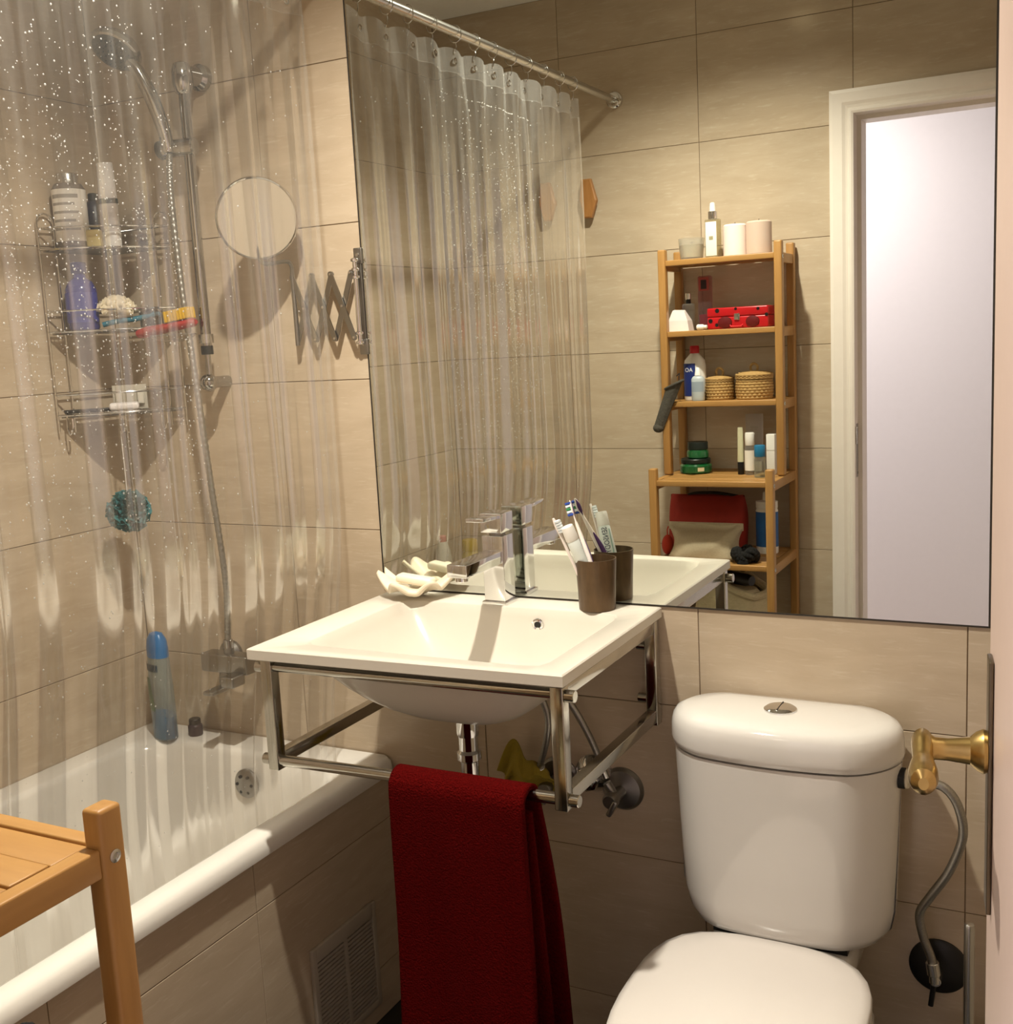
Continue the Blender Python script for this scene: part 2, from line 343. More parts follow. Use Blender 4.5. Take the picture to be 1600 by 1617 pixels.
# ------------------------------------------------------------------ bathtub and panel
TX = .66; RZ = .627
t = thing('bathtub', 'white enamel bathtub along the tiled side wall', 'bathtub', (.33, -.737, ZF))
def rr3(x0, x1, y0, y1, r, z): return [(x, y, z) for x, y in rrect(x0, x1, y0, y1, r, 10)]
Y0, Y1 = D+.0015, -.0015; X0 = .0015
R = [rr3(X0, TX-.012, Y0, Y1, .012, .594), rr3(X0, TX, Y0, Y1, .016, .594), rr3(X0, TX+.001, Y0, Y1, .016, .604), rr3(X0, TX-.002, Y0, Y1, .016, .618), rr3(X0, TX-.010, Y0, Y1-.003, .016, .6265),
     rr3(X0, TX-.03, Y0+.01, Y1-.015, .02, RZ), rr3(.055, .618, Y0+.09, -.075, .07, RZ), rr3(.062, .610, Y0+.1, -.082, .09, RZ-.003), rr3(.068, .602, Y0+.11, -.09, .1, RZ-.014),
     rr3(.075, .594, Y0+.125, -.098, .11, RZ-.05), rr3(.10, .57, Y0+.18, -.125, .13, .42), rr3(.12, .55, Y0+.24, -.15, .14, .30), rr3(.16, .51, Y0+.32, -.2, .14, .255), rr3(.22, .45, Y0+.42, -.27, .11, .245)]
wpart('shell', G().loft(R, False, True), ENAMEL, t, ang=50)
ofl = G().lathe([(.031, 0), (.031, .004), (.026, .009), (.012, .0115), (.0005, .012)], 32, Matrix.Translation((.352, -.104, .563)) @ Matrix.Rotation(PI/2-.09, 4, 'X'), cap=False)
of = wpart('overflow_cover', ofl, DARKSTEEL, t)
for a in range(6):
    x, z = .352+.019*math.cos(a*PI/3), .563+.019*math.sin(a*PI/3); wpart('overflow_hole', G().cyl((x, -.108, z), (x, -.116, z), .0035, 10), BLACK, t, of)
wpart('drain', G().lathe([(.03, .246), (.03, .249), (.02, .25)], 24, Matrix.Translation((.335, -.36, 0))), CHROME, t)
AX = .648
panel = struct('wall_bath_panel', G().b(.622, AX-.0016, D, 0, ZF, .593), GROUT)
tile_wall(panel, (AX, 0, 0), PI/2, D, 0, ZF, .593)
VENTW = mat('vent_white', '#b3a99a', .5, var=.03)
t = thing('vent_grille', 'white louvred vent grille set in the tiled bath panel', 'vent', (AX, -.205, .13))
VY0, VY1, VZ0, VZ1 = -.105, .105, .0, .225
g = G().b(0, .008, VY0, VY0+.014, VZ0, VZ1, .002).b(0, .008, VY1-.014, VY1, VZ0, VZ1, .002).b(0, .008, VY0+.012, VY1-.012, VZ0, VZ0+.016, .002).b(0, .008, VY0+.012, VY1-.012, VZ1-.03, VZ1, .002)
obj('frame', g, VENTW, t); obj('mullion', G().b(.0005, .007, -.006, .006, VZ0+.014, VZ1-.028, .001), VENTW, t)
obj('backing', G().b(.0002, .0010, VY0+.004, VY1-.004, VZ0+.004, VZ1-.004), BLACK, t)
sl = mesh('slat', G().box((0, 0, 0), (.005, .084, .0054)), VENTW, smooth=False)
for k in range(20):
    for s in (-1, 1): obj('slat', sl, None, t, (.0042, s*.0485, VZ0+.022+k*.0088))

# ------------------------------------------------------------------ basin on its chrome frame
FL, FR, BR, BL = (.6885, -.4524), (1.2512, -.4291), (1.2512, -.0045), (.6885, -.0045)
BZ = .980
t = thing('washbasin', 'rectangular white washbasin with a wide shallow bowl below the mirror', 'basin', (.97, -.22, BZ))
def quad_ring(off, z, n=12):
    P = [(FR[0]-off, BR[1]-off), (FL[0]+off, BL[1]-off), (FL[0]+off, FL[1]+off), (FR[0]-off, FR[1]+off)]; out = []
    for i in range(4):
        p, q = P[i], P[(i+1) % 4]
        for k in range(n): u = k/n; out.append((p[0]+(q[0]-p[0])*u, p[1]+(q[1]-p[1])*u, z))
    return out
def super_ring(cx, cy, a_, b_, ex, z, n=12):
    ref = quad_ring(0, 0, n); out = []
    for k in range(4*n):
        i, u = divmod(k, n); u /= n        # walk the square so that points pair with quad_ring
        s = [(1, 1), (-1, 1), (-1, -1), (1, -1)]; p, q = s[i], s[(i+1) % 4]
        dx, dy = p[0]+(q[0]-p[0])*u, p[1]+(q[1]-p[1])*u
        th = math.atan2(dy, dx); c, s_ = math.cos(th), math.sin(th)
        rr = (abs(c)**ex+abs(s_)**ex)**(-1/ex); out.append((cx+a_*rr*c, cy+b_*rr*s_, z))
    return out
R = [quad_ring(.004, BZ-.020), quad_ring(0, BZ-.018), quad_ring(0, BZ-.002), quad_ring(.002, BZ)]
bcx, bcy, ba, bb = .982, -.236, .224, .166
R.append(super_ring(bcx, bcy, ba, bb, 16, BZ)); R.append(super_ring(bcx, bcy, ba-.003, bb-.003, 14, BZ-.0025))
for k, s_ in enumerate((.97, .93, .87, .79, .69, .57, .43, .28, .14)):
    ex = 12*(s_**2.2)+2; cx = bcx+.02*(1-s_); R.append(super_ring(cx, bcy, (ba-.003)*s_, (bb-.003)*s_, ex, BZ-.006-.125*(1-s_**3.2)))
wpart('basin_top', G().loft(R, False, True), RESIN, t, ang=40)
R = [super_ring(bcx, bcy, ba+.004, bb+.004, 10, BZ-.019)]
for s_ in (.98, .93, .86, .78, .68, .56, .42, .28, .14):
    ex = 8*(s_**2)+2; cx = bcx-.01*(1-s_); R.append(super_ring(cx, bcy, (ba+.004)*s_, (bb+.004)*s_, ex, BZ-.019-.002-.135*(1-s_**2.6)))
wpart('bowl_underside', G().loft(R, False, True), RESIN, t, ang=60)
Mo = Matrix.Translation((1.045, -.083, .953)) @ Matrix.Rotation(PI/2+.15, 4, 'X')
o = wpart('overflow_ring', G().lathe([(.0065, 0), (.0065, .003), (.009, .0045), (.0115, .003), (.012, 0)], 28, Mo, cap=False), CHROME, t)
wpart('overflow_hole', G().lathe([(.007, .0015), (.007, .0025)], 20, Mo), BLACK, t, o)
wpart('drain_ring', G().lathe([(.0225, BZ-.1305), (.022, BZ-.127), (.012, BZ-.1275)], 28, Matrix.Translation((1.0, bcy, 0))), CHROME, t)

t = thing('basin_stand', 'chrome tube stand with towel bar carrying the white basin', 'basin stand', (.97, -.22, .77))
def leg(x, y, z0, z1, s_=.021): return G().b(x-s_/2, x+s_/2, y-s_/2, y+s_/2, z0, z1, .0015)
LX, LY, RX, RY, WY = .7145, -.430, 1.2365, -.412, -.020
for x, y in ((LX, LY), (RX, RY)): wpart('leg', leg(x, y, .768, .9585), STAND, t)
for x in (LX, RX): wpart('wall_leg', leg(x, WY, .768, .9585), STAND, t)
for x, y in ((LX, LY), (RX, RY)):
    for z0, z1, nm in ((.938, .9585, 'side_rail'), (.775, .796, 'lower_side_rail')):
        wpart(nm, G().b(x-.0095, x+.0095, y+.0105, WY-.0105, z0, z1, .0015), STAND, t)
wpart('front_rail', G().cyl((LX, LY, .946), (RX, RY, .946), .008), STAND, t)
wpart('towel_bar', G().cyl((LX, LY, .783), (RX, RY, .783), .0095, 24), STAND, t)
for x, y, s_ in ((LX, LY, -1), (RX, RY, 1)):
    for z in (.783, .944): wpart('peg', G().cyl((x+s_*.0105, y, z), (x+s_*.026, y, z), .0095, 24, .001), STAND, t)
for z in (.912, .815): wpart('wall_screw', G().cyl((RX-.0105, WY, z), (RX-.028, WY, z), .009, 24, .001), STAND, t)

# tap
t = thing('basin_tap', 'square chrome mixer tap at the back of the white basin', 'tap', (.951, -.0455, BZ))
obj('base_plate', G().b(-.025, .025, -.025, .023, 0, .006, .001), CHROME, t)
obj('body', G().b(-.0215, .0215, -.021, .021, .006, .128, .0015), CHROME, t)
sp_ = obj('spout', G().b(-.0195, .0195, -.155, -.0212, .078, .101, .0015), CHROME, t)
obj('aerator', G().cyl((0, -.138, .078), (0, -.138, .069), .0115, 24, .001), CHROME, t, )
obj('neck', G().cyl((0, 0, .128), (0, 0, .134), .015, 24), DARKSTEEL, t)
obj('handle', G().b(-.022, .022, -.024, .024, .134, .17, .0018), CHROME, t)
Mh = Matrix.Rotation(math.radians(-3), 4, 'X')
obj('lever', G().box((0, -.052, .1655), (.036, .062, .007), .0015, Mh), CHROME, t)

# waste pipe, supply hoses and valves under the basin
t = thing('waste_pipe', 'chrome waste pipe hanging below the basin bowl', 'pipe', (.975, -.235, .60))
obj('collar', G().lathe([(.019, .19), (.02, .195), (.02, .225), (.0185, .24)], 28), CHROME, t)
obj('tailpiece', G().lathe([(.017, .19), (.017, .165), (.0215, .160), (.0215, .148), (.016, .144), (.016, .11), (.0195, .106), (.0195, .09), (.014, .086), (.014, .05)], 28, cap=False), CHROME, t)
obj('trap', G().lathe([(.014, .055), (.028, .05), (.032, .04), (.032, -.04), (.028, -.055), (.005, -.06)], 28), CHROME, t)
obj('wall_tube', G().tube([(0, .03, .01), (0, .10, .01), (0, .2, .01), (0, .2335, .01)], .014, 16), CHROME, t)
def bez(p, n=24):
    out = []; P = [Vector(q) for q in p]
    for i in range(len(P)-1):
        a, b_, c, d = P[max(i-1, 0)], P[i], P[i+1], P[min(i+2, len(P)-1)]
        for k in range(n):
            u = k/n; out.append(.5*((2*b_)+(c-a)*u+(2*a-5*b_+4*c-d)*u*u+(3*b_-a-3*c+d)*u**3))
    return out+[P[-1]]
def supply(name, label, pts, r=.0062, ends=True):
    t = thing(name, label, 'hose', pts[-1]); P = bez(pts)
    wpart('hose', G().tube(P, r, 12), HOSE, t)
    d = (P[-1]-P[-4]).normalized(); wpart('ferrule', G().cyl(P[-1]-d*.022, P[-1], r*1.5, 16, .001), STEEL, t)
    return t
supply('supply_hose', 'grey braided hose curving down beside the chrome waste pipe', [(.985, -.08, .90), (1.022, -.082, .86), (1.052, -.08, .79), (1.050, -.08, .74), (1.030, -.07, .685), (1.018, -.055, .662)])
supply('supply_hose', 'grey braided hose running down to the stop valve beside the toilet', [(1.01, -.07, .90), (1.06, -.065, .85), (1.100, -.06, .79), (1.130, -.055, .73), (1.150, -.047, .665)])
def stop_valve(label, x, z, flip=1):
    t = thing('stop_valve', label, 'valve', (x, 0, z)); Mx = Matrix.Rotation(PI/2, 4, 'X')
    obj('escutcheon', G().lathe([(.041, .0005), (.041, .004), (.036, .010), (.018, .014), (.012, .015)], 36, Mx), DARKSTEEL, t)
    obj('valve_body', G().cyl((0, -.012, 0), (0, -.052, 0), .011, 20, .001).cyl((0, -.042, 0), (-.014*flip, -.045, .026), .008, 16), DARKSTEEL, t)
    k = obj('knob', G().lathe([(.006, .05), (.014, .055), (.0145, .068), (.012, .072)], 20, Mx), DARKSTEEL, t)
    obj('grip', G().box((.004, -.066, -.012), (.010, .014, .034), .003, Matrix.Rotation(.5*flip, 4, 'Y')), DARKSTEEL, t)
    return t
stop_valve('dull round stop valve on the wall between basin stand and toilet', 1.164, .628)
stop_valve('dull stop valve on the wall behind the yellow cloth', 1.034, .632)
t = thing('wall_flange', 'chrome wall flange behind the lower rail of the basin stand', 'flange', (1.108, -.0005, .652))
obj('flange', G().lathe([(.036, 0), (.036, .006), (.026, .018), (.018, .024), (.018, .045)], 32, Matrix.Rotation(PI/2, 4, 'X')), CHROME, t)
obj('nut', G().lathe([(.022, .026), (.023, .028), (.023, .042), (.021, .044)], 8, Matrix.Rotation(PI/2, 4, 'X')), CHROME, t)
obj('end_cap', G().lathe([(.0175, .044), (.0175, .05), (.014, .053), (.003, .054)], 24, Matrix.Rotation(PI/2, 4, 'X')), CHROME, t)
# yellow cloth hung over the pipe work
def cloth(u, v):
    x = -.055+.105*u; yy = .012*math.sin(7*u+2*v)+.01*math.sin(13*v+u*3)
    z = .055*math.sin(PI*min(1, u*1.15))*(1-v)+.02*math.sin(9*u)*(1-v) - .085*v*(1-.3*abs(u-.5)*2)
    return (x+.015*math.sin(5*v), yy-.02-.02*v, z)
o = obj('cleaning_cloth', G().grid(cloth, 30, 16), mat('yellow_cloth', '#95822a', .95, var=.12, scale=300, bump=.3), loc=(.990, -.045, .655))
so_ = o.modifiers.new('s', 'SOLIDIFY'); so_.thickness = .003
tag(o, 'crumpled yellow cleaning cloth on the pipes under the basin', 'cloth')

# towel over the bar
TOWEL = mat('red_towel', '#540706', 1, var=.55, scale=330, bump=1.0, sheen=0, spec=.05, bdist=.006)
def towel_path():
    P = []
    for k in range(22): P.append((-.030-.002*math.sin(k*.4), -.60+.60*k/21))                     # front, up
    for k in range(1, 12): a = PI-PI*k/11*1.0; P.append((.0165*math.cos(a)-.001-.012*(1-k/11), .0+.0165*math.sin(a)))
    for k in range(1, 22): u = k/21; P.append((.0155+.062*u+.012*math.sin(u*5), -.56*u))
    return P
TP = towel_path()
def towel(u, v):
    i = min(len(TP)-2, int(v*(len(TP)-1))); fr = v*(len(TP)-1)-i
    y = TP[i][0]*(1-fr)+TP[i+1][0]*fr; z = TP[i][1]*(1-fr)+TP[i+1][1]*fr
    hang = max(0, -z)/.6
    side = 1 if v > .5 else 0
    x = -.118+.236*u + hang*(.010*(u-.5)) + side*hang*.025
    y += hang*(.006*math.sin(u*9+z*4)+.004*math.sin(u*23)) - (.004*hang if not side else 0)
    return (x, y, z)
t = thing('hand_towel', 'dark red terry towel folded over the chrome bar below the basin', 'towel', (1.07, -.4175, .783))
o = obj('front_fold', G().grid(towel, 44, 90), TOWEL, t, ang=180)
m_ = o.modifiers.new('s', 'SOLIDIFY'); m_.thickness = .0085; m_.offset = 0
def tin(u, v):
    z = -.02-.55*v; hang = -z/.6; e = math.sin(PI*u)
    return (-.112+.232*u+hang*.012, -.012+.034*v+.006*math.sin(u*7+1)*v, z)
o = obj('inner_fold', G().grid(tin, 30, 40), TOWEL, t, ang=180); m_ = o.modifiers.new('s', 'SOLIDIFY'); m_.thickness = .0075; m_.offset = 0

# ------------------------------------------------------------------ things on the basin
SHELL = mat('shell_cream', '#eadcc4', .45, var=.12, scale=30, sss=.1)
def shell(u, v):
    a = -.30+(PI+.60)*u; r = v
    ruf = math.sin(a*7.2+.4)+.3*math.sin(a*13+1)
    x = .078*r*math.cos(a)*(1+.07*ruf*r); y = -.066*r*math.sin(a)*(1+.09*ruf*r)+.028
    z = .001+.043*r**1.3*(1-.62*max(0, math.sin(a))*r)+.0095*ruf*r**2.2
    return (x, y, max(.0035, z))
t = thing('shell_dish', 'cream ruffled seashell used as a soap dish on the basin', 'seashell', (.775, -.062, BZ), .25)
o = obj('shell', G().grid(shell, 110, 16), SHELL, t, ang=60); m_ = o.modifiers.new('s', 'SOLIDIFY'); m_.thickness = .008; m_.offset = -1
obj('hinge', G().sphere((0, .028, .012), .016, 14, 8, (1.3, .7, .7)), SHELL, t)
o = obj('soap_bar', G().box((0, 0, 0), (.075, .03, .016), .006, Matrix.Rotation(.12, 4, 'Y')), mat('soap_cream', '#f1e7d2', .4, var=.02, sss=.2), loc=(.777, -.060, BZ+.036), rz=.1)
tag(o, 'off-white soap bar lying in the ruffled seashell', 'soap')
# tumbler
CUP = mat('bronze_horn', '#5a4630', .32, var=.45, scale=90, metal=.35, stretch=(1, 1, .35), bump=.25)
t = thing('tumbler', 'dark brown hammered tumbler holding the toothbrushes', 'tumbler', (1.146, -.0452, BZ))
obj('cup', G().lathe([(.002, .004), (.031, .003), (.0305, .0), (.0325, .001), (.034, .04), (.0365, .0905), (.0365, .092), (.0348, .092), (.032, .04), (.030, .008), (.002, .007)], 40, cap=False), CUP, t)
def rodM(a, b_):
    a, b_ = Vector(a), Vector(b_); d = (b_-a); return Matrix.Translation(a) @ d.to_track_quat('Z', 'Y').to_matrix().to_4x4(), d.length
def frame_from(a, b_, face):
    """matrix with z from a to b and local -y facing the given direction"""
    a, b_ = Vector(a), Vector(b_); z = (b_-a).normalized(); y = -Vector(face); y = (y-z*y.dot(z)).normalized(); x = y.cross(z)
    Mx = Matrix.Identity(4)
    for i in range(3): Mx[i][0], Mx[i][1], Mx[i][2], Mx[i][3] = x[i], y[i], z[i], a[i]
    return Mx, (b_-a).length
# toothpaste tube: cap up, crimp down in the cup; its print faces the mirror
A, B = (1.150, -.047, BZ+.012), (1.106, -.083, BZ+.164)
Mx, Ln = frame_from(A, B, (.42, 1, .1))
t = thing('toothpaste_tube', 'white toothpaste tube standing cap-up in the brown tumbler', 'toothpaste', A)
R = []
for k in range(9):
    u = k/8; z = .122*u; aw = .0165*(1-.30*u); ad = .0008+.0105*u**.8
    R.append([tuple(Mx @ Vector((aw*math.cos(2*PI*i/28), ad*math.sin(2*PI*i/28), z))) for i in range(28)])
R.append([tuple(Mx @ Vector((.0085*math.cos(2*PI*i/28), .0085*math.sin(2*PI*i/28), .129))) for i in range(28)])
tb = wpart('tube', G().loft(R), mat('tube_white', '#dfe6e2', .3, var=.03), t, ang=50)
wpart('cap', G().lathe([(.011, .124), (.0118, .126), (.0112, .148), (.0105, .151), (.004, .1515)], 28, Mx), WHITEP, t)
def onface(x, y):
    y *= 1.25; u = min(1, max(0, (.089-x)/.122)); aw = .0165*(1-.30*u); ad = .0008+.0105*u**.8; xx = y
    yy = -ad*math.sqrt(max(0, 1-(xx/aw)**2))-.0009
    return Mx @ Vector((xx, yy, .089-x))
wpart('lettering', textmesh('SENSODYNE', .0112, onface), mat('navy_print', '#1d2540', .5), t, tb, smooth=False)
wpart('stripe', G().grid(lambda u, v: tuple(onface(-.028+.07*u, -.0062-.0012*v)), 20, 1), mat('teal_print', '#8fb7ae', .5), t, tb, smooth=False)
# purple brush leaning on the mirror
PUR = mat('purple_rubber', '#4b2a63', .4); IVORY = mat('ivory_plastic', '#efe3dc', .3, var=.03); PINK = mat('pink_plastic', '#e9b7b4', .3)
A, B = (1.152, -.052, BZ+.01), (1.090, -.0125, 1.170)
Mx, Ln = frame_from(A, B, (-1, -.35, -.2))
t = thing('toothbrush', 'white and purple toothbrush with blue and green bristles in the tumbler', 'toothbrush', A)
def hr(u):
    return (.0055+.0025*math.sin(PI*min(1, u*1.6)))*(1 if u < .62 else max(.55, 1-(u-.62)*2.2)) if u < .8 else (.0035 if u < .84 else .0060*math.sqrt(max(.02, 1-((u-.92)/.085)**2)))
R = []
for k in range(41):
    u = k/40; a_ = hr(u); d_ = a_*(.75 if u < .8 else .42)
    R.append([tuple(Mx @ Vector((a_*math.cos(2*PI*i/14), d_*math.sin(2*PI*i/14)+.004*math.sin(u*5), Ln*u))) for i in range(14)])
hb = wpart('handle', G().loft(R), IVORY, t, ang=60)
for u0, u1, sg in ((.30, .66, 1), (.30, .66, -1), (.82, .99, 1)):
    R = []
    for k in range(13):
        u = u0+(u1-u0)*k/12; s_ = math.sin(PI*k/12)**.6; a_ = max(.0004, hr(u)*.8*s_); d_ = hr(u)*(.75 if u < .8 else .42)
        R.append([tuple(Mx @ Vector((a_*math.cos(PI*i/8), sg*(d_*.82+.0014*s_*math.sin(PI*i/8)+.0002)+.004*math.sin(u*5), Ln*u))) for i in range(9)])
    wpart('grip', G().loft(R, False, False, closed=False), PUR, t, hb)
BL_ = mat('blue_bristle', '#26459c', .7); GR_ = mat('green_bristle', '#2c8a50', .7); WB_ = mat('white_bristle', '#e8eef2', .7)
for k, m_ in enumerate((BL_, WB_, GR_, WB_, BL_)):
    z = Ln*(.865+.027*k); g = G()
    for xx in (-.0035, 0, .0035): g.add(*(lambda q: (q.v, q.f))(G().box((xx, -.0085, z), (.003, .0105, .0034))), Mx)
    wpart('bristles', g, m_, t, hb, smooth=False)
# slim white brush
A, B = (1.138, -.054, BZ+.01), (1.086, -.086, 1.148)
Mx, Ln = frame_from(A, B, (.8, -.3, .3))
t = thing('toothbrush', 'slim plain white toothbrush leaning out of the tumbler', 'toothbrush', A)
R = []
for k in range(25):
    u = k/24; a_ = .0032 if u < .8 else .0048*math.sqrt(max(.05, 1-((u-.9)/.11)**2)); R.append([tuple(Mx @ Vector((a_*math.cos(2*PI*i/12), .0022*math.sin(2*PI*i/12), Ln*u))) for i in range(12)])
hb = wpart('handle', G().loft(R), IVORY, t)
g = G()
for k in range(5):
    for xx in (-.0025, .0005, .0035): g.add(*(lambda q: (q.v, q.f))(G().box((xx, -.006, Ln*(.845+.028*k)), (.0026, .008, .0034))), Mx)
wpart('bristles', g, WB_, t, hb, smooth=False)

# ------------------------------------------------------------------ toilet
TCX = 1.4845
def cis(cx, hw, y0, d, r, z, n=12, bulge=.025):
    """D shaped plan: flat back at y0, rounded front"""
    pts = []
    for x, y in rrect(-hw, hw, -d, 0, r, n):
        u = x/hw; fy = -y/d; pts.append((cx+x, y0+y-bulge*(1-u*u)*max(0, fy)**1.5+0*fy, z))
    # densify the front edge so that the bulge shows
    out = []
    for i, p in enumerate(pts):
        q = pts[(i+1) % len(pts)]; out.append(p)
        if abs(q[0]-p[0]) > .08:
            for k in range(1, 12):
                u = k/12; x = p[0]+(q[0]-p[0])*u; front = p[1] < y0-d*.5; uu = (x-cx)/hw
                out.append((x, (y0-d-bulge*(1-uu*uu)) if front else y0, z))
    return out
t = thing('toilet', 'white close-coupled toilet with closed lid below the mirror', 'toilet', (TCX, -.3, ZF))
by = -.006
body = [cis(TCX, .135, by-.03, .10, .05, .474, bulge=.014), cis(TCX, .157, by-.008, .134, .07, .479, bulge=.02), cis(TCX, .169, by, .145, .08, .494, bulge=.023), cis(TCX, .1755, by, .149, .085, .525, bulge=.025), cis(TCX, .179, by, .151, .082, .62, bulge=.027), cis(TCX, .1845, by, .153, .08, .777, bulge=.028)]
cb = wpart('cistern', G().loft(body), CERAMIC, t, ang=60)
lid = [cis(TCX, .1835, by, .150, .078, .7785, bulge=.027), cis(TCX, .1875, by, .155, .08, .782, bulge=.029), cis(TCX, .1887, by, .156, .08, .792, bulge=.030), cis(TCX, .1882, by, .1555, .08, .814, bulge=.03), cis(TCX, .1855, by, .153, .08, .8265, bulge=.03), cis(TCX, .179, by-.003, .146, .077, .8345, bulge=.029), cis(TCX, .168, by-.010, .132, .069, .839, bulge=.027)]
for k_, z_ in ((.82, .8412), (.6, .8425), (.35, .8432), (.12, .8435)): lid.append([(TCX+(p[0]-TCX)*k_, -.088+(p[1]+.088)*k_, z_) for p in lid[6]])
cl = wpart('cistern_lid', G().loft(lid), CERAMIC, t, ang=60)
Mb = Matrix.Translation((TCX-.004, -.090, .8428))
fb = wpart('flush_button', G().lathe([(.0265, 0), (.0265, .003), (.022, .0062), (.012, .0075), (.0005, .0078)], 32, Mb, cap=False), CHROME, t, cl)
wpart('button_split', G().box((TCX-.004, -.090, .8498), (.0016, .042, .002)), BLACK, t, fb)
wpart('maker_mark', G().b(1.557, 1.573, -.056, -.0545, .8398, .8402), mat('grey_print', '#8d8984', .5), t, cl)
def seat(hw, yb_, yf, z, n=40):
    out = []
    for i in range(n):
        a = 2*PI*i/n; c, s_ = math.cos(a), math.sin(a)
        ex = 2.3 if s_ < 0 else 3.2; rr = (abs(c)**ex+abs(s_)**ex)**(-1/ex)
        cy = yb_-.19; out.append((1.481+hw*rr*c, cy+(yb_-cy if s_ > 0 else cy-yf)*rr*s_, z))
    return out
sl_ = [seat(.166, -.172, -.625, .459), seat(.176, -.163, -.638, .4615), seat(.178, -.161, -.641, .470), seat(.175, -.163, -.637, .478), seat(.163, -.172, -.622, .4825), seat(.13, -.20, -.57, .4855), seat(.06, -.27, -.46, .487)]
wpart('seat_lid', G().loft(sl_), mat('seat_white', '#e2dbd5', .18, var=.01), t, ang=60)
wpart('seat', G().loft([seat(.166, -.185, -.622, .436), seat(.174, -.178, -.632, .439), seat(.175, -.177, -.634, .449), seat(.170, -.18, -.628, .4545)]), WHITEP, t, ang=60)
bw = [seat(.10, -.17, -.45, ZF), seat(.105, -.165, -.46, ZF+.02), seat(.10, -.17, -.45, .2), seat(.125, -.165, -.53, .30), seat(.16, -.15, -.605, .38), seat(.175, -.13, -.628, .425), seat(.172, -.135, -.624, .435)]
wpart('bowl', G().loft(bw), CERAMIC, t, ang=60)
wpart('bowl_deck', G().b(TCX-.115, TCX+.115, -.17, -.012, .40, .462, .015), CERAMIC, t)
for s_ in (-1, 1): wpart('hinge', G().cyl((TCX-.003+s_*.075-.022, -.176, .4665), (TCX-.003+s_*.075+.022, -.176, .4665), .009, 16, .002), CHROME, t)
wpart('gasket', G().b(TCX-.11, TCX+.11, -.14, -.03, .462, .4755), BLACK, t)
# inlet fitting on the cistern side and its hose
IX, IY, IZ = 1.671, -.088, .752
inl = wpart('inlet_gasket', G().cyl((IX-.006, IY, IZ), (IX+.003, IY, IZ), .0165, 24), RUBBER, t)
wpart('inlet_washer', G().cyl((IX+.003, IY, IZ), (IX+.010, IY, IZ), .0155, 24, .002), mat('cream_plastic', '#d8cdb4', .5), t, inl)
wpart('inlet_nut', G().lathe([(.0095, .010), (.0105, .011), (.0105, .022), (.0095, .023), (.006, .024), (.006, .034)], 6, Matrix.Translation((IX, IY, IZ)) @ Matrix.Rotation(PI/2, 4, 'Y')), CHROME, t, inl)
pts = [(IX+.032, IY, IZ), (IX+.062, IY, IZ-.008), (1.752, -.085, .715), (1.758, -.078, .665), (1.738, -.068, .600), (1.710, -.058, .548), (1.692, -.050, .510), (1.697, -.048, .47), (1.709, -.046, .435), (1.714, -.046, .405)]
supply('fill_hose', 'grey braided hose curving from the toilet cistern down to the wall valve', pts, .0072)
t = thing('wall_valve', 'black round wall valve below the toilet fill hose', 'valve', (1.716, 0, .397)); Mx = Matrix.Rotation(PI/2, 4, 'X')
obj('escutcheon', G().lathe([(.047, .0005), (.047, .004), (.042, .008), (.02, .011), (.012, .012)], 40, Mx), mat('blackened_metal', '#1b1917', .45, var=.4, scale=80), t)
obj('valve_body', G().cyl((0, -.01, -.002), (0, -.05, -.002), .009, 18, .001), STEEL, t)
obj('outlet', G().cyl((-.001, -.046, -.006), (-.002, -.046, .012), .0085, 18, .001), STEEL, t)
obj('stem', G().cyl((-.004, -.02, -.012), (-.010, -.022, -.062), .0045, 12), BLACK, t)
t = thing('toilet_brush', 'slim steel toilet brush standing by the open door', 'toilet brush', (1.771, -.1, ZF))
obj('holder', G().lathe([(.045, 0), (.047, .004), (.047, .235), (.045, .239), (.012, .241)], 32), STEEL, t)
obj('handle', G().lathe([(.008, .241), (.008, .438), (.0072, .443), (.003, .445)], 20), STEEL, t)

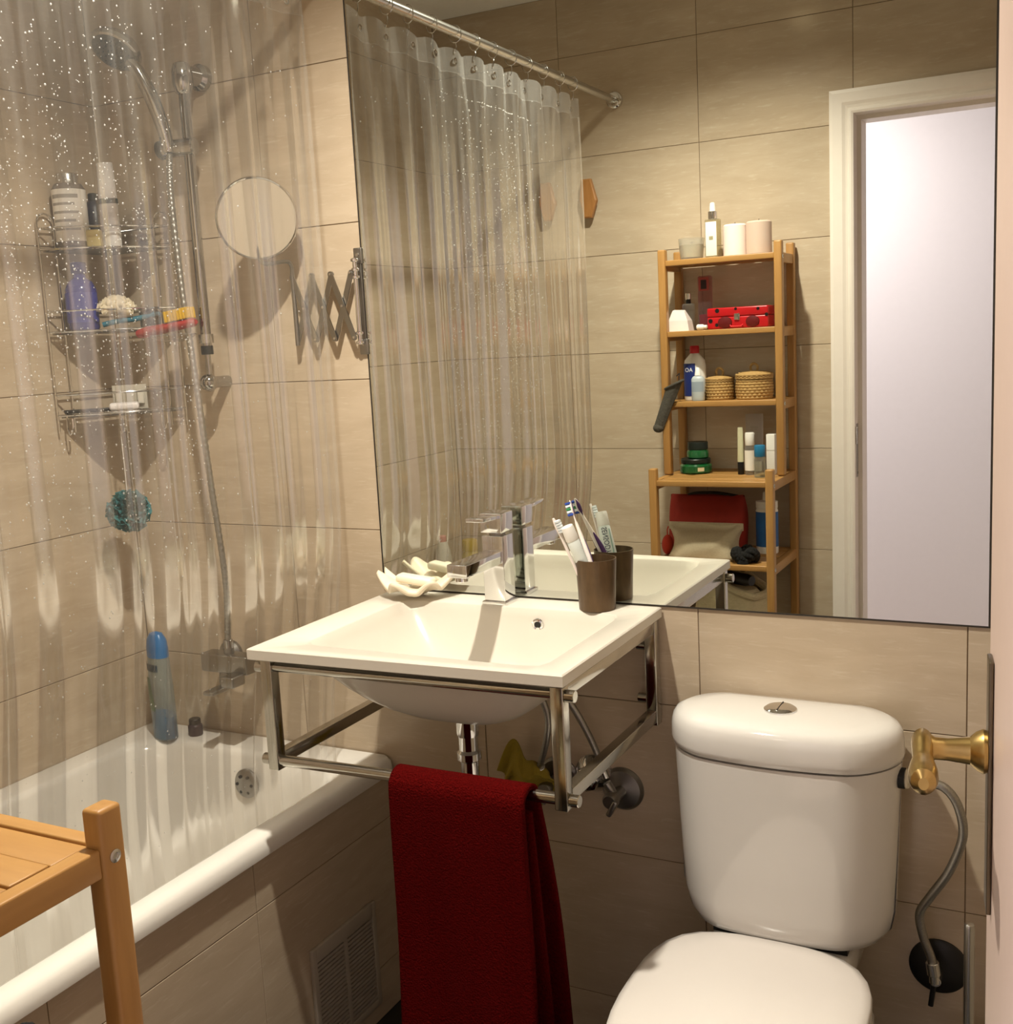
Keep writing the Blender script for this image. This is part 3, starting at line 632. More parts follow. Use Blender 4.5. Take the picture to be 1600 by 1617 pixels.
# ------------------------------------------------------------------ shower rod, rings and curtain
RODX, RODZ = .622, 2.150
t = thing('curtain_rod', 'steel shower curtain rod running wall to wall above the bathtub', 'curtain rod', (RODX, D/2, RODZ))
wpart('tube', G().cyl((RODX, -.004, RODZ), (RODX, D+.004, RODZ), .011, 24), STEEL, t)
for y, s_ in ((-.0005, -1), (D+.0005, 1)):
    wpart('flange', G().lathe([(.024, 0), (.025, .003), (.024, .014), (.0205, .017), (.0205, .022), (.012, .024)], 32, Matrix.Translation((RODX, y, RODZ)) @ Matrix.Rotation(s_*-PI/2, 4, 'X')), CHROME, t)
CY0, CY1, CZ1, CZ0 = -.072, -1.205, 2.116, .40
random.seed(3)
def smooth01(a, b_, x): u = min(1, max(0, (x-a)/(b_-a))); return u*u*(3-2*u)
def cur(u, v):
    """u along the rod, v from top to bottom: S-shaped pleats of uneven width, gathered at both ends"""
    y = CY0+(CY1-CY0)*u; z = CZ1+(CZ0-CZ1)*v
    th = 62*y+2.4*math.sin(9*y+.5)+1.3*math.sin(23*y+1)+.25*v*math.sin(5*y)
    amp = (.55+.45*math.sin(6.3*y+1.1)**2)*(1-.5*math.exp(-((u-.5)/.22)**2))*(.45+.55*smooth01(0, .2, v))
    x = .0085*amp*math.sin(th)+.004*math.sin(19*y+2)+.0012*math.sin(171*y+v*2)*amp
    yy = y-.0062*amp*math.sin(2*th+.6)-.010*v*math.sin(3*PI*u)
    x += .006*math.sin(2.1*v*PI+9*y)*v
    pinch = .008*math.sin(2*PI*11*u)*(1-smooth01(0, .10, v))
    zz = z-.010*(1-math.cos(2*PI*11*u))*.5*(1-smooth01(0, .06, v))
    lean = -.052*smooth01(.55, .86, v)
    return (RODX+x+pinch+lean-.004, yy, zz)
t = thing('shower_curtain', 'clear vinyl shower curtain hanging in pleats over the bathtub, beaded with water', 'shower curtain', (RODX, (CY0+CY1)/2, CZ0))
wpart('sheet', G().grid(lambda u, v: cur(u, .03+.97*v), 420, 60), VINYL, t, ang=180)
wpart('hem', G().grid(lambda u, v: cur(u, .031*v), 420, 4), HEM, t, ang=180)
for u0, nm in ((0, 'side_hem'), (1, 'side_hem')):
    wpart(nm, G().grid(lambda u, v: tuple(Vector(cur(u0+(.006*u if u0 == 0 else -.006*u), .03+.97*v))+Vector((.0008, 0, 0))), 3, 60), HEM, t, ang=180)
g = G()
for k in range(3400):        # water beads on the outer face, gathered along a few runs
    if rnd.random() < .75:
        c = rnd.choice((.33, .40, .43, .47, .52, .56, .60, .62, .67, .72)); u = c+rnd.gauss(0, .013)
        v = min(.75, max(.06, rnd.gauss(.32, .15)))
    else: u, v = rnd.random(), rnd.random()*.85
    if not 0 < u < 1: continue
    p = Vector(cur(u, v)); r = rnd.choice((.0006, .0009, .0011, .0016))*rnd.uniform(.7, 1.1)
    px = Vector(cur(u+.001, v))-p; pz = Vector(cur(u, v+.001))-p; n = px.cross(pz).normalized()
    if n.x < 0: n = -n
    a_ = px.normalized(); b_ = n.cross(a_)
    vv = [p+n*.0002+(a_*math.cos(i*PI/3)+b_*math.sin(i*PI/3)*1.25)*r for i in range(6)]+[p+n*(.0002+r*.5)+(a_*math.cos(i*PI/3)+b_*math.sin(i*PI/3))*r*.6 for i in range(6)]+[p+n*(.0002+r*.75)]
    g.add(vv, [(i, (i+1) % 6, 6+(i+1) % 6, 6+i) for i in range(6)]+[(6+i, 6+(i+1) % 6, 12) for i in range(6)])
o = wpart('water_droplets', g, DROP, t, ang=180); o['kind'] = 'stuff'
NR = 12
rg = mesh('ring', G().tube([(.0165*math.cos(a)*.9, 0, .0165*math.sin(a)*1.0) if False else (.0150*math.sin(2*PI*k/28), 0, -.004+.0185*math.cos(2*PI*k/28)) for k, a in ((k, 0) for k in range(28))], .0011, 8, closed=True), CHROME)
hk = mesh('hook', G().tube(bez([(0, 0, -.0225), (.002, .001, -.032), (0, .003, -.043), (-.003, .002, -.047), (-.004, 0, -.042)], 6), .0010, 8), CHROME)
ey = mesh('eyelet', G().lathe([(.0045, -.001), (.0045, .001), (.0075, .0012), (.0075, -.001)], 18, Matrix.Rotation(PI/2, 4, 'Y'), cap=False), CHROME)
for k in range(NR):
    u = (k+.5)/NR; p = cur(u, .016); q = thing('curtain_ring', 'thin chrome wire ring hooking the clear curtain to the rod', 'curtain ring', (RODX, p[1]+rnd.uniform(-.006, .006), RODZ), rnd.uniform(-.25, .25), 'rings along the shower curtain rod')
    obj('ring', rg, None, q); obj('hook', hk, None, q)
    obj('eyelet', ey, None, t, (p[0]+.0015-t.location[0], p[1]-t.location[1], p[2]-t.location[2]))

# ------------------------------------------------------------------ shower set
SX = .309; SY = -.058
t = thing('shower_rail', 'chrome slide rail with brackets on the tiled wall above the bathtub', 'shower rail', (SX, SY, 1.40))
wpart('rail', G().cyl((SX, SY, 1.475), (SX, SY, 2.0), .0105, 24), SHOWER, t)
wpart('top_bracket', G().lathe([(.006, 2.0+.034), (.016, 2.0+.03), (.0205, 2.0+.016), (.0205, 2.0-.01), (.016, 2.0-.024), (.012, 2.0-.028)], 24, Matrix.Translation((SX, SY, 0))).lathe([(.026, 0), (.026, .012), (.019, .02), (.017, .06)], 28, Matrix.Translation((SX, -.0005, 2.012)) @ Matrix.Rotation(PI/2, 4, 'X')), SHOWER, t)
wpart('lower_rod', G().cyl((SX, SY, 1.40), (SX, SY, 1.475), .006, 16), SHOWER, t)
wpart('rail_clip', G().cyl((SX, SY, 1.462), (SX, SY, 1.48), .0125, 20, .001), BLACK, t)
wpart('lower_bracket', G().sphere((SX-.003, SY, 1.405), .0185, 20, 12).cyl((SX-.003, SY, 1.405), (SX-.003, -.0005, 1.405), .012, 20), SHOWER, t)
sl_ = wpart('slider', G().cyl((SX-.055, SY-.01, 1.872), (SX+.018, SY, 1.872), .0175, 28, .003), SHOWER, t)
wpart('slider_knob', G().cyl((SX-.068, SY-.012, 1.870), (SX-.055, SY-.01, 1.872), .0185, 24, .003), BLACK, t, sl_)
t = thing('soap_tray', 'small clear soap tray clipped to the lower end of the shower rail', 'soap tray', (SX-.06, SY-.02, 1.487))
def tray(u, v):
    a_ = 2*PI*u; r = v; return (.055*r*math.cos(a_), .038*r*math.sin(a_)-.01, .004+.014*r**3)
o = obj('tray', G().grid(tray, 32, 8), clear('smoked_plastic', (.75, .66, .5, 1), .15), t); o.modifiers.new('s', 'SOLIDIFY').thickness = .002
obj('clip', G().lathe([(.0125, -.006), (.015, -.006), (.015, .012), (.0125, .012)], 20, Matrix.Translation((.06, .02, .004))), STEEL, t)
# hand shower
t = thing('hand_shower', 'chrome hand shower resting in the slider of the rail', 'shower head', (SX-.032, SY-.022, 1.86))
P = bez([(.277, -.080, 1.862), (.274, -.085, 1.905), (.264, -.100, 1.965), (.250, -.114, 2.012), (.238, -.124, 2.036)], 10)
wpart('handle', G().tube(P, .011, 18, rfun=lambda u: .0095+.005*math.sin(PI*u)**.7), SHOWER, t)
wpart('handle_ring', G().cyl((SX-.0345, SY-.0245, 1.888), (SX-.0352, SY-.0252, 1.893), .0125, 20), BLACK, t)
nrm = Vector((-.02, -.58, -.81)).normalized(); hc = Vector((.211, -.128, 2.060))
Mx = Matrix.Translation(hc) @ (-nrm).to_track_quat('Z', 'Y').to_matrix().to_4x4()
wpart('head', G().lathe([(.045, -.010), (.0495, -.008), (.051, .0), (.046, .010), (.03, .019), (.006, .023)], 36, Mx), SHOWER, t)
fp = wpart('spray_face', G().lathe([(.0445, -.0105), (.043, -.013), (.0005, -.014)], 36, Mx, cap=False), mat('spray_grey', '#4a453e', .5), t)
g = G()
for rr, n in ((.010, 6), (.021, 12), (.033, 20)):
    for i in range(n): a_ = 2*PI*i/n; g.lathe([(.0016, -.0125), (.0012, -.0165)], 6, Mx @ Matrix.Translation((rr*math.cos(a_), rr*math.sin(a_), 0)))
o = wpart('nozzles', g, RUBBER, t, fp); o['kind'] = 'stuff'
t = thing('shower_hose', 'long ribbed metal hose hanging from the hand shower to the mixer', 'hose', (.30, -.06, .82))
P = bez([(SX-.032, SY-.022, 1.860), (SX-.034, SY-.026, 1.78), (SX-.025, SY-.03, 1.60), (SX-.008, SY-.032, 1.40), (SX+.004, SY-.03, 1.20), (SX+.010, SY-.02, 1.00), (.300, -.066, .862)], 60)
wpart('hose', G().tube(P, .0065, 12, rfun=lambda u: .0064+.0006*math.sin(u*360*1.6)), HOSE, t, ang=180)
wpart('ferrule', G().cyl((.300, -.066, .862), (.300, -.066, .842), .0098, 18, .001), SHOWER, t)
t = thing('bath_mixer', 'square-edged grey chrome bath mixer on the wall above the tub', 'mixer tap', (.30, 0, .81))
MXM = DARKSTEEL
obj('body', G().b(-.065, .06, -.085, -.045, -.018, .022, .004), MXM, t)
for x in (-.05, .05): obj('wall_union', G().lathe([(.03, .0005), (.03, .008), (.017, .02), (.017, .05)], 24, Matrix.Translation((x, 0, 0)) @ Matrix.Rotation(PI/2, 4, 'X')), MXM, t)
obj('hose_outlet', G().cyl((0, -.066, .022), (0, -.066, .034), .011, 20), MXM, t)
hd = obj('lever_hub', G().cyl((-.005, -.066, -.018), (-.005, -.07, -.045), .02, 24, .002), MXM, t)
obj('lever', G().b(-.02, .008, -.135, -.07, -.052, -.044, .002), MXM, t)
obj('spout', G().b(.02, .055, -.125, -.084, -.035, -.012, .004), MXM, t)
t = thing('shaving_mirror', 'round magnifying mirror on a folding scissor arm beside the wall mirror', 'mirror', (.659, -.002, 1.548))
SM = DARKSTEEL
tz = .0985
g = G()
for z in (tz-.012, -tz+.012): g.box((0, -.003, z), (.019, .004, .03), .0018)
wpl = obj('wall_plate', g.box((0, -.0022, 0), (.012, .0025, .19), .001), SM, t)
for z in (tz-.014, -tz+.014): obj('screw', G().cyl((0, -.005, z+.004), (0, -.0068, z+.004), .0035, 12), STEEL, t)
obj('pivot_rod', G().cyl((-.001, -.014, -.082), (-.001, -.014, .082), .0045, 16), CHROME, t)
for z in (.078, .060, .046, -.078, -.06): obj('collar', G().cyl((-.001, -.014, z-.003), (-.001, -.014, z+.003), .0078, 16, .001), CHROME, t)
for z in (.076, -.076): obj('lug', G().box((-.001, -.008, z), (.010, .012, .007), .001), SM, t)
def strap(x0, z0, x1, z1, y):
    v = Vector((x1-x0, 0, z1-z0)); L_ = v.length; a_ = math.atan2(v.z, v.x); g = G()
    out = [(L_/2+.0055*math.cos(-PI/2+PI*i/8), .0055*math.sin(-PI/2+PI*i/8)) for i in range(9)]+[(-L_/2+.0055*math.cos(PI/2+PI*i/8), .0055*math.sin(PI/2+PI*i/8)) for i in range(9)]
    g.prism(out, -.00125, .00125, Matrix.Translation(((x0+x1)/2, y, (z0+z1)/2)) @ Matrix.Rotation(-a_, 4, 'Y') @ Matrix.Rotation(PI/2, 4, 'X')); return g
xs = [-.008, -.054, -.100, -.146]; zt, zb = .055, -.068
for i in range(3):
    obj('strap', strap(xs[i], zt, xs[i+1], zb, -.0185), SM, t); obj('strap', strap(xs[i], zb, xs[i+1], zt, -.0225), SM, t)
    for x, z in (((xs[i]+xs[i+1])/2, (zt+zb)/2), (xs[i], zt), (xs[i], zb)):
        obj('rivet', G().cyl((x, -.017, z), (x, -.0252, z), .0026, 10), STEEL, t)
obj('end_post', G().cyl((xs[3], -.0205, zb-.01), (xs[3], -.0205, zt+.01), .0045, 14), SM, t)
mc = Vector((.500-.659, -.098, 1.713-1.548)); md = Vector((.62, -.77, -.12)).normalized()
Mx = Matrix.Translation(mc) @ md.to_track_quat('Z', 'Y').to_matrix().to_4x4()
obj('swivel_arm', G().tube(bez([(xs[3], -.0205, zt), (xs[3], -.03, zt+.03), tuple(mc-md*.012+Vector((0, 0, -.08))), tuple(mc-md*.012)], 8), .004, 10), SM, t)
dsk = obj('mirror_disc', G().lathe([(.074, .0005), (.05, .0005), (.0005, .0005)], 56, Mx, cap=False), mat('magnifier_face', '#b4a692', .32, var=.01, coat=.5), t)  # plain beige painted in for the lit room this mirror would reflect
obj('rim', G().lathe([(.073, .001), (.0755, .003), (.0775, 0), (.0775, -.006), (.075, -.010), (.0005, -.0105)], 56, Mx, cap=False), CHROME, t)

# ------------------------------------------------------------------ corner caddy and what stands in it
CW = .192
t = thing('corner_caddy', 'three-tier chrome wire corner caddy on the shower wall', 'caddy', (.012, -.012, 1.36))
wr = .0021
tiers = (1.352, 1.523, 1.690)
def front(z, k=1.0, n=12):
    out = []
    for i in range(n+1):
        u = i/n; x = .014+(CW-.014)*u*k; y = -.014-(CW-.014)*(1-u)*k; bow = .028*math.sin(PI*u); out.append((x+bow*.7, y-bow*.7, z))
    return out
for z in tiers:
    g = G().tube(front(z), wr, 8).tube(front(z+.042), wr, 8).tube([(.012, -CW, z), (.012, -.012, z), (CW, -.012, z)], wr, 8).tube([(.012, -CW, z+.042), (.012, -.012, z+.042), (CW, -.012, z+.042)], wr, 8)
    wpart('shelf_frame', g, CHROME, t)
    F = front(z)
    for i in range(1, 12): wpart('shelf_wire', G().cyl((.012, F[i][1]*.98, z-.002), (F[i][0]*.98, F[i][1], z-.002), .0013, 6), CHROME, t)
    wpart('drip_tray', G().prism([(.016, -.016), (.016, -CW+.004)]+[(p[0]-.004, p[1]+.002) for p in F[1:-1]]+[(CW-.004, -.016)], z-.0055, z-.0035), clear('smoked_tray', (.35, .31, .26, 1), .2), t)
for x, y in ((.010, -CW), (.010, -CW+.042), (CW, -.010), (CW-.042, -.010)):
    wpart('upright', G().cyl((x, y, 1.315), (x, y, 1.742), wr, 8), CHROME, t)
for a_, b_ in (((.010, -CW), (.010, -CW+.042)), ((CW, -.010), (CW-.042, -.010))):
    m_ = ((a_[0]+b_[0])/2, (a_[1]+b_[1])/2)
    wpart('top_loop', G().tube([(a_[0]+(m_[0]-a_[0])*(1-math.cos(PI*k/10)), a_[1]+(m_[1]-a_[1])*(1-math.cos(PI*k/10)), 1.742+.021*math.sin(PI*k/10)) for k in range(11)], wr, 8), CHROME, t)
for u in (.12, .5, .88):
    p = front(1.352)[int(u*12)]
    wpart('towel_hook', G().tube(bez([(p[0]-.008, p[1], 1.352), (p[0]-.008, p[1]-.002, 1.325), (p[0], p[1]-.004, 1.312), (p[0]+.010, p[1]-.004, 1.325), (p[0]+.010, p[1]-.003, 1.345)], 6), wr*.9, 8), CHROME, t)

def bottle(name, label, cat, loc, body, bmat, cap=None, cmat=None, wrap=None, wmat=None, sx=1, sy=1, rz=0, tilt=0, group=None, n=28, marks=0):
    t = thing(name, label, cat, loc, rz, group); T = Matrix.Rotation(tilt, 4, 'Y')
    bd = obj('body', G().lathe(body, n, T, sx, sy), bmat, t)
    if cap: obj('cap', G().lathe(cap, n, T, sx if cap[0][0] > .9*body[0][0] else 1, sy if cap[0][0] > .9*body[0][0] else 1), cmat, t)
    if wrap:
        r, z0, z1, a0, a1 = wrap
        def wf(u, v, rr=1.0): a_ = a0+(a1-a0)*u; return T @ Vector(((r*rr)*math.cos(a_)*sx, (r*rr)*math.sin(a_)*sy, z0+(z1-z0)*v))
        lb = obj('label', G().grid(lambda u, v: tuple(wf(u, v)), 20, 2), wmat, bd)
        for i in range(marks):
            v0 = .9-.16*i; hh = .05 if i else .075
            obj('print_line', G().grid(lambda u, v: tuple(wf(.22+(.5-.07*(i % 2))*u, v0-hh*v, 1.006)), 10, 1), mat('grey_ink', '#9a948c', .6), bd)
    return t
WLAB = mat('paper_label', '#ece7de', .6, var=.02)
# top tier
bottle('lotion_bottle', 'white labelled bottle with a silver cap on the top tier of the caddy', 'bottle', (.042, -.130, 1.693), [(.029, 0), (.0325, .004), (.033, .03), (.033, .118), (.027, .128)], mat('smoke_bottle', '#6d6258', .3), [(.0215, .128), (.0215, .146), (.02, .149)], STEEL, (.0336, .012, .116, -2.7, .75), WLAB, marks=5, sx=1)
bottle('dark_bottle', 'dark navy bottle behind the silver-capped bottle in the caddy', 'bottle', (.050, -.073, 1.693), [(.02, 0), (.021, .004), (.021, .085), (.012, .098)], mat('navy_plastic', '#1d1f33', .35), [(.011, .098), (.011, .112), (.009, .114)], BLACK)
bottle('tall_tube', 'tall white tube standing on its cap on the top tier of the caddy', 'tube', (.103, -.084, 1.693), [(.020, .03), (.0215, .034), (.021, .09), (.0175, .165), (.0175, .168)], mat('pearl_plastic', '#e6e2df', .35), [(.0205, 0), (.0215, .002), (.0215, .028), (.02, .03)], WHITEP, (.0222, .086, .096, -2.8, .4), mat('green_black_band', '#24352f', .5), sy=.8)
o = obj('soap_block', G().box((0, 0, .018), (.03, .02, .036), .004), mat('pale_yellow_soap', '#e0cf95', .4), loc=(.083, -.112, 1.692), rz=.5); tag(o, 'pale yellow soap block standing between bottles in the caddy', 'soap')
t = thing('bristle_brush', 'dark brown oval bristle brush lying on the top tier of the caddy', 'brush', (.148, -.042, 1.692), -.7)
obj('back', G().lathe([(.02, .010), (.0235, .012), (.0235, .02), (.019, .024)], 24, None, 1.1, .55), mat('dark_wood', '#3f2a1a', .5), t)
g = G()
for i in range(60): a_ = rnd.uniform(0, 2*PI); rr = .018*math.sqrt(rnd.random()); x, y = rr*math.cos(a_)*1.1, rr*math.sin(a_)*.55; g.box((x, y, .0055), (.0012, .0012, .010))
o = obj('bristles', g, mat('brown_bristle', '#2c1f15', .8), t, smooth=False); o['kind'] = 'stuff'
# middle tier
BLUEG = mat('cobalt_bottle', '#20288f', .18, var=.1, coat=.5)
bottle('shampoo_bottle', 'cobalt blue bottle on the middle tier of the caddy', 'bottle', (.045, -.128, 1.526), [(.029, 0), (.0315, .004), (.032, .05), (.0315, .082), (.025, .098), (.013, .107), (.012, .116)], BLUEG, [(.0155, .116), (.016, .117), (.016, .136), (.0145, .138)], mat('cobalt_cap', '#1b2170', .3), (.0324, .015, .076, -2.3, .5), mat('cobalt_label', '#303aa0', .4), sx=1)
g = G()
for k in range(34):      # cream bath flower made of folded petals
    a_ = k*2.4; el = .15+1.2*(k/34); r = .036; c = Vector((r*.45*math.cos(a_)*math.cos(el), r*.45*math.sin(a_)*math.cos(el), .024+r*.5*math.sin(el)))
    d = Vector((math.cos(a_)*math.cos(el), math.sin(a_)*math.cos(el), math.sin(el)*.9)); s_ = d.cross(Vector((0, 0, 1))).normalized(); u_ = s_.cross(d)
    v = []
    for j in range(4):
        for i in range(5):
            q = (i-2)/2; w_ = .0155*math.sin(PI*(.18+.7*j/3)); v.append(c+d*(.028*j/3)+s_*q*w_*1.25+u_*(.008*q*q-.005*math.cos(q*3)*j/3))
    g.add(v, [(j*5+i, j*5+i+1, j*5+i+6, j*5+i+5) for j in range(3) for i in range(4)])
o = obj('bath_flower', g, mat('cream_mesh', '#efe3c8', .7, var=.06), loc=(.104, -.092, 1.526)); o.modifiers.new('s', 'SOLIDIFY').thickness = .0008
tag(o, 'cream ruffled bath flower on the middle tier of the caddy', 'bath sponge')
t = thing('razor', 'teal plastic razor lying on the middle tier of the caddy', 'razor', (.128, -.088, 1.534), .72)
obj('handle', G().tube(bez([(-.05, 0, 0), (-.02, 0, .006), (.02, 0, .010), (.055, 0, .018)], 8), .0055, 12), mat('teal_plastic', '#1f6f86', .35), t)
obj('head', G().box((.062, 0, .017), (.012, .038, .009), .003), mat('teal_head', '#1a5568', .35), t)
t = thing('lidded_pot', 'black pot with a rounded lid at the wall end of the caddy middle tier', 'pot', (.150, -.046, 1.525))
obj('pot', G().lathe([(.019, 0), (.021, .003), (.021, .022), (.02, .024)], 24), BLACK, t); obj('lid', G().lathe([(.022, .024), (.022, .03), (.017, .036), (.004, .039)], 24), mat('blue_black', '#14202b', .3), t)
t = thing('dish_brush', 'red handled scrubbing brush with yellow bristles on the soap tray', 'brush', (.246, -.098, 1.520), .05)
Mx = Matrix.Rotation(-.12, 4, 'Y')
obj('handle', G().loft([[tuple(Mx @ Vector((x, w_*math.cos(2*PI*i/14), h_*math.sin(2*PI*i/14)))) for i in range(14)] for x, w_, h_ in ((-.080, .004, .003), (-.075, .012, .009), (-.05, .016, .012), (-.015, .013, .010), (.02, .014, .010), (.066, .013, .009), (.072, .008, .005))]), mat('red_plastic', '#a31f22', .35), t)
g = G()
for i in range(8):
    for j in range(4): g.box(tuple(Mx @ Vector((.008+i*.0078, -.010+j*.0066, .020))), (.0066, .0055, .022), .001, Mx)
o = obj('bristles', g, mat('yellow_bristle', '#d9ac18', .7), t); o['kind'] = 'stuff'
# bottom tier
t = thing('blade_pack', 'grey-white blade pack standing on the bottom tier of the caddy', 'blade pack', (.094, -.070, 1.355), .75)
obj('card', G().b(-.035, .035, -.0015, .0015, .0, .052, .001), mat('grey_card', '#b9b3a4', .6), t)
for k in range(3): obj('cartridge', G().box((-.022+.022*k, -.006, .026), (.014, .008, .03), .002), mat('pale_cartridge', '#cfcabd', .4), t)
t = thing('soap_slab', 'white soap slab on the bottom tier of the caddy', 'soap', (.108, -.102, 1.355), .75)
obj('slab', G().box((0, 0, .009), (.06, .035, .016), .006), mat('white_soap', '#e9e5e4', .35), t)
t = thing('black_comb', 'black comb lying along the front of the caddy bottom tier', 'comb', (.062, -.140, 1.355), .78)
obj('spine', G().b(-.06, .06, -.006, .002, .0, .008, .002), BLACK, t)
for k in range(20): obj('tooth', G().b(-.056+.0058*k, -.0535+.0058*k, .002, .022, .002, .005), BLACK, t)
# hanging bath pouf
g = G(); pr_ = random.Random(5)
for k in range(150):
    z = 1-2*(k+.5)/150; a_ = k*2.39996; rr = math.sqrt(1-z*z); d = Vector((rr*math.cos(a_), rr*math.sin(a_), z)); s_ = d.cross(Vector((.3, .5, .8))).normalized(); u_ = s_.cross(d)
    an = pr_.uniform(0, PI); s2 = s_*math.cos(an)+u_*math.sin(an); u2 = d.cross(s2); R0 = pr_.uniform(.037, .047)
    v = []
    for j in range(3):
        for i in range(6):
            q = (i-2.5)/2.5; v.append(d*(R0*(.55+.225*j))+s2*q*.017+u2*(.007*math.sin(q*4+j)+.002*j))
    g.add(v, [(j*6+i, j*6+i+1, j*6+i+7, j*6+i+6) for j in range(2) for i in range(5)])
t = thing('bath_pouf', 'teal mesh bath pouf hanging below the corner caddy', 'bath sponge', (.108, -.120, 1.142))
obj('mesh_ball', g, mat('teal_mesh', '#3f8084', .6, var=.25, scale=60), t, ang=180)
obj('core', G().sphere((0, 0, 0), .031, 14, 10), MATS['teal_mesh'], t)
obj('cord', G().tube([(0, 0, .03), (.001, .0, .09), (.0, .0, .172)], .0012, 6), WHITEP, t)
# bottles on the tub rim
BLUEC = mat('shampoo_blue', '#1f6fb0', .3, var=.12); 
t = thing('shower_gel', 'clear blue shower gel bottle with a domed blue cap on the tub corner', 'bottle', (.106, -.078, RZ), -.35)
obj('body', G().lathe([(.034, 0), (.038, .004), (.039, .05), (.038, .11), (.034, .175), (.031, .19)], 32, None, 1, .6), clear('clear_blue', (.66, .80, .88, 1), .22), t)
obj('gel', G().lathe([(.033, .002), (.0365, .006), (.0375, .052), (.0375, .054)], 32, None, 1, .58), mat('blue_gel', '#1f6f96', .25), t)
obj('cap', G().lathe([(.0325, .186), (.0325, .205), (.029, .224), (.019, .237), (.004, .241)], 32, None, 1, .64), BLUEC, t)
obj('band', G().grid(lambda u, v: (.0368*math.cos(-2.5+1.7*u), .6*.0368*math.sin(-2.5+1.7*u)-.0006, .156+.016*v), 14, 1), mat('navy_band', '#223b4d', .5), t)
obj('picture', G().grid(lambda u, v: (.0393*math.cos(-2.2+(.9-.3*v)*u), .6*.0393*math.sin(-2.2+(.9-.3*v)*u)-.0006, .066+.075*v), 10, 4), mat('leaf_print', '#4d6a4a', .5, var=.8, scale=90), t)
bottle('dark_pot', 'small dark purple pot beside the blue shower gel on the tub', 'pot', (.163, -.045, RZ), [(.015, 0), (.016, .003), (.016, .022), (.012, .026)], mat('dark_purple', '#33242f', .4), [(.013, .026), (.013, .036), (.011, .038)], BLACK)
bottle('rim_bottle', 'pale grey bottle with a pink cap on the tub rim by the side wall', 'bottle', (.045, -1.27, RZ), [(.028, 0), (.030, .004), (.030, .11), (.024, .16), (.013, .19)], mat('pale_grey_plastic', '#c9c2b4', .4), [(.012, .19), (.0125, .191), (.0125, .208), (.011, .21)], mat('pink_cap', '#c9978a', .4), (.0304, .05, .08, 2.2, 4.6), mat('grey_lettering', '#8c877c', .6))
bottle('yellow_bottle', 'yellow capped bottle in the tub corner below the end of the curtain rod', 'bottle', (.075, -1.395, RZ), [(.026, 0), (.028, .004), (.028, .12), (.024, .138)], mat('straw_plastic', '#c8b25a', .4), [(.026, .138), (.0265, .14), (.0265, .17), (.024, .175)], mat('yellow_cap', '#bfa32a', .4))

# ------------------------------------------------------------------ wooden hooks
def hook(label, x, z):
    t = thing('wall_hook', label, 'hook', (x, D, z)); o = [(-.020, .058), (.012, .058), (.030, -.008), (.012, -.058), (-.012, -.058), (-.026, -.004)]
    Mx = Matrix.Rotation(-PI/2, 4, 'X')
    Mw = Matrix(((1, 0, 0, 0), (0, 0, 1, .014), (0, 1, 0, 0), (0, 0, 0, 1)))
    g = G(); top = [(a_*.86, b_*.93) for a_, b_ in o]
    g.loft([[tuple(Mw @ Vector((a_, b_, 0))) for a_, b_ in top], [tuple(Mw @ Vector((a_, b_, .003))) for a_, b_ in o], [tuple(Mw @ Vector((a_, b_, .016))) for a_, b_ in o], [tuple(Mw @ Vector((a_, b_, .019))) for a_, b_ in top]])
    obj('face', g, HOOKWOOD, t, smooth=False); obj('mount', G().cyl((0, .0005, 0), (0, .015, 0), .012, 20), STEEL, t)
hook('faceted oak wall hook between the curtain and the bamboo shelf', .530, 1.871)
hook('faceted oak wall hook on the tiles behind the clear curtain', .392, 1.874)

# ------------------------------------------------------------------ bamboo shelf
X0_, X1_ = .812, 1.146; YB, YU, YL = -1.452, -1.312, -1.180
t = thing('bamboo_shelf', 'tall stepped bamboo shelf rack with deeper lower tiers', 'shelf', (.979, -1.32, ZF))
PW = .022
def post(x, y, z0, z1, nm, w_=PW): wpart(nm, G().b(x-w_/2, x+w_/2, y-w_*.62, y+w_*.62, z0, z1, .004), BAM_Z, t)
for x in (X0_, X1_):
    post(x, YB, ZF, 1.688, 'back_post'); post(x, YU, 1.041, 1.688, 'upper_post'); post(x, YL, ZF, 1.074, 'front_post')
def tier(z, yf, th=.016):
    xa, xb = X0_+PW/2, X1_-PW/2
    wpart('front_rail', G().b(xa, xb, yf-.009, yf+.009, z-th, z, .002), BAM_X, t)
    wpart('back_rail', G().b(xa, xb, YB-.009, YB+.009, z-th, z, .002), BAM_X, t)
    for x in (X0_, X1_): wpart('side_rail', G().b(x-.009, x+.009, YB+.0138, yf-.0138, z-th-.012, z-.001, .002), BAM_Y, t)
    n = max(2, int(round((yf-YB-.018)/.042))); st = (yf-YB-.018)/n
    for k in range(n):
        wpart('slat', G().b(xa, xb, YB+.009+k*st+.0008, YB+.009+(k+1)*st-.0008, z-th+.004, z-.0015*(k % 2)-.0008, .0015), BAM_X, t)
S5, S4, S3, S2, S1 = 1.657, 1.456, 1.254, 1.040, .806
for z in (S5, S4, S3): tier(z, YU)
for z in (S2, S1, .36): tier(z, YL)
for y, z in ((YL, 1.028), (YL, .795), (YU, S5-.012), (YU, S3-.012)):
    for x, s_ in ((X1_, 1), (X0_, -1)):
        if y == YL or x == X1_:
            b_ = wpart('bolt', G().lathe([(.0062, 0), (.0062, .001), (.0035, .0016), (.003, .0004)], 16, Matrix.Translation((x+s_*PW/2, y, z)) @ Matrix.Rotation(s_*PI/2, 4, 'Y')), STEEL, t)
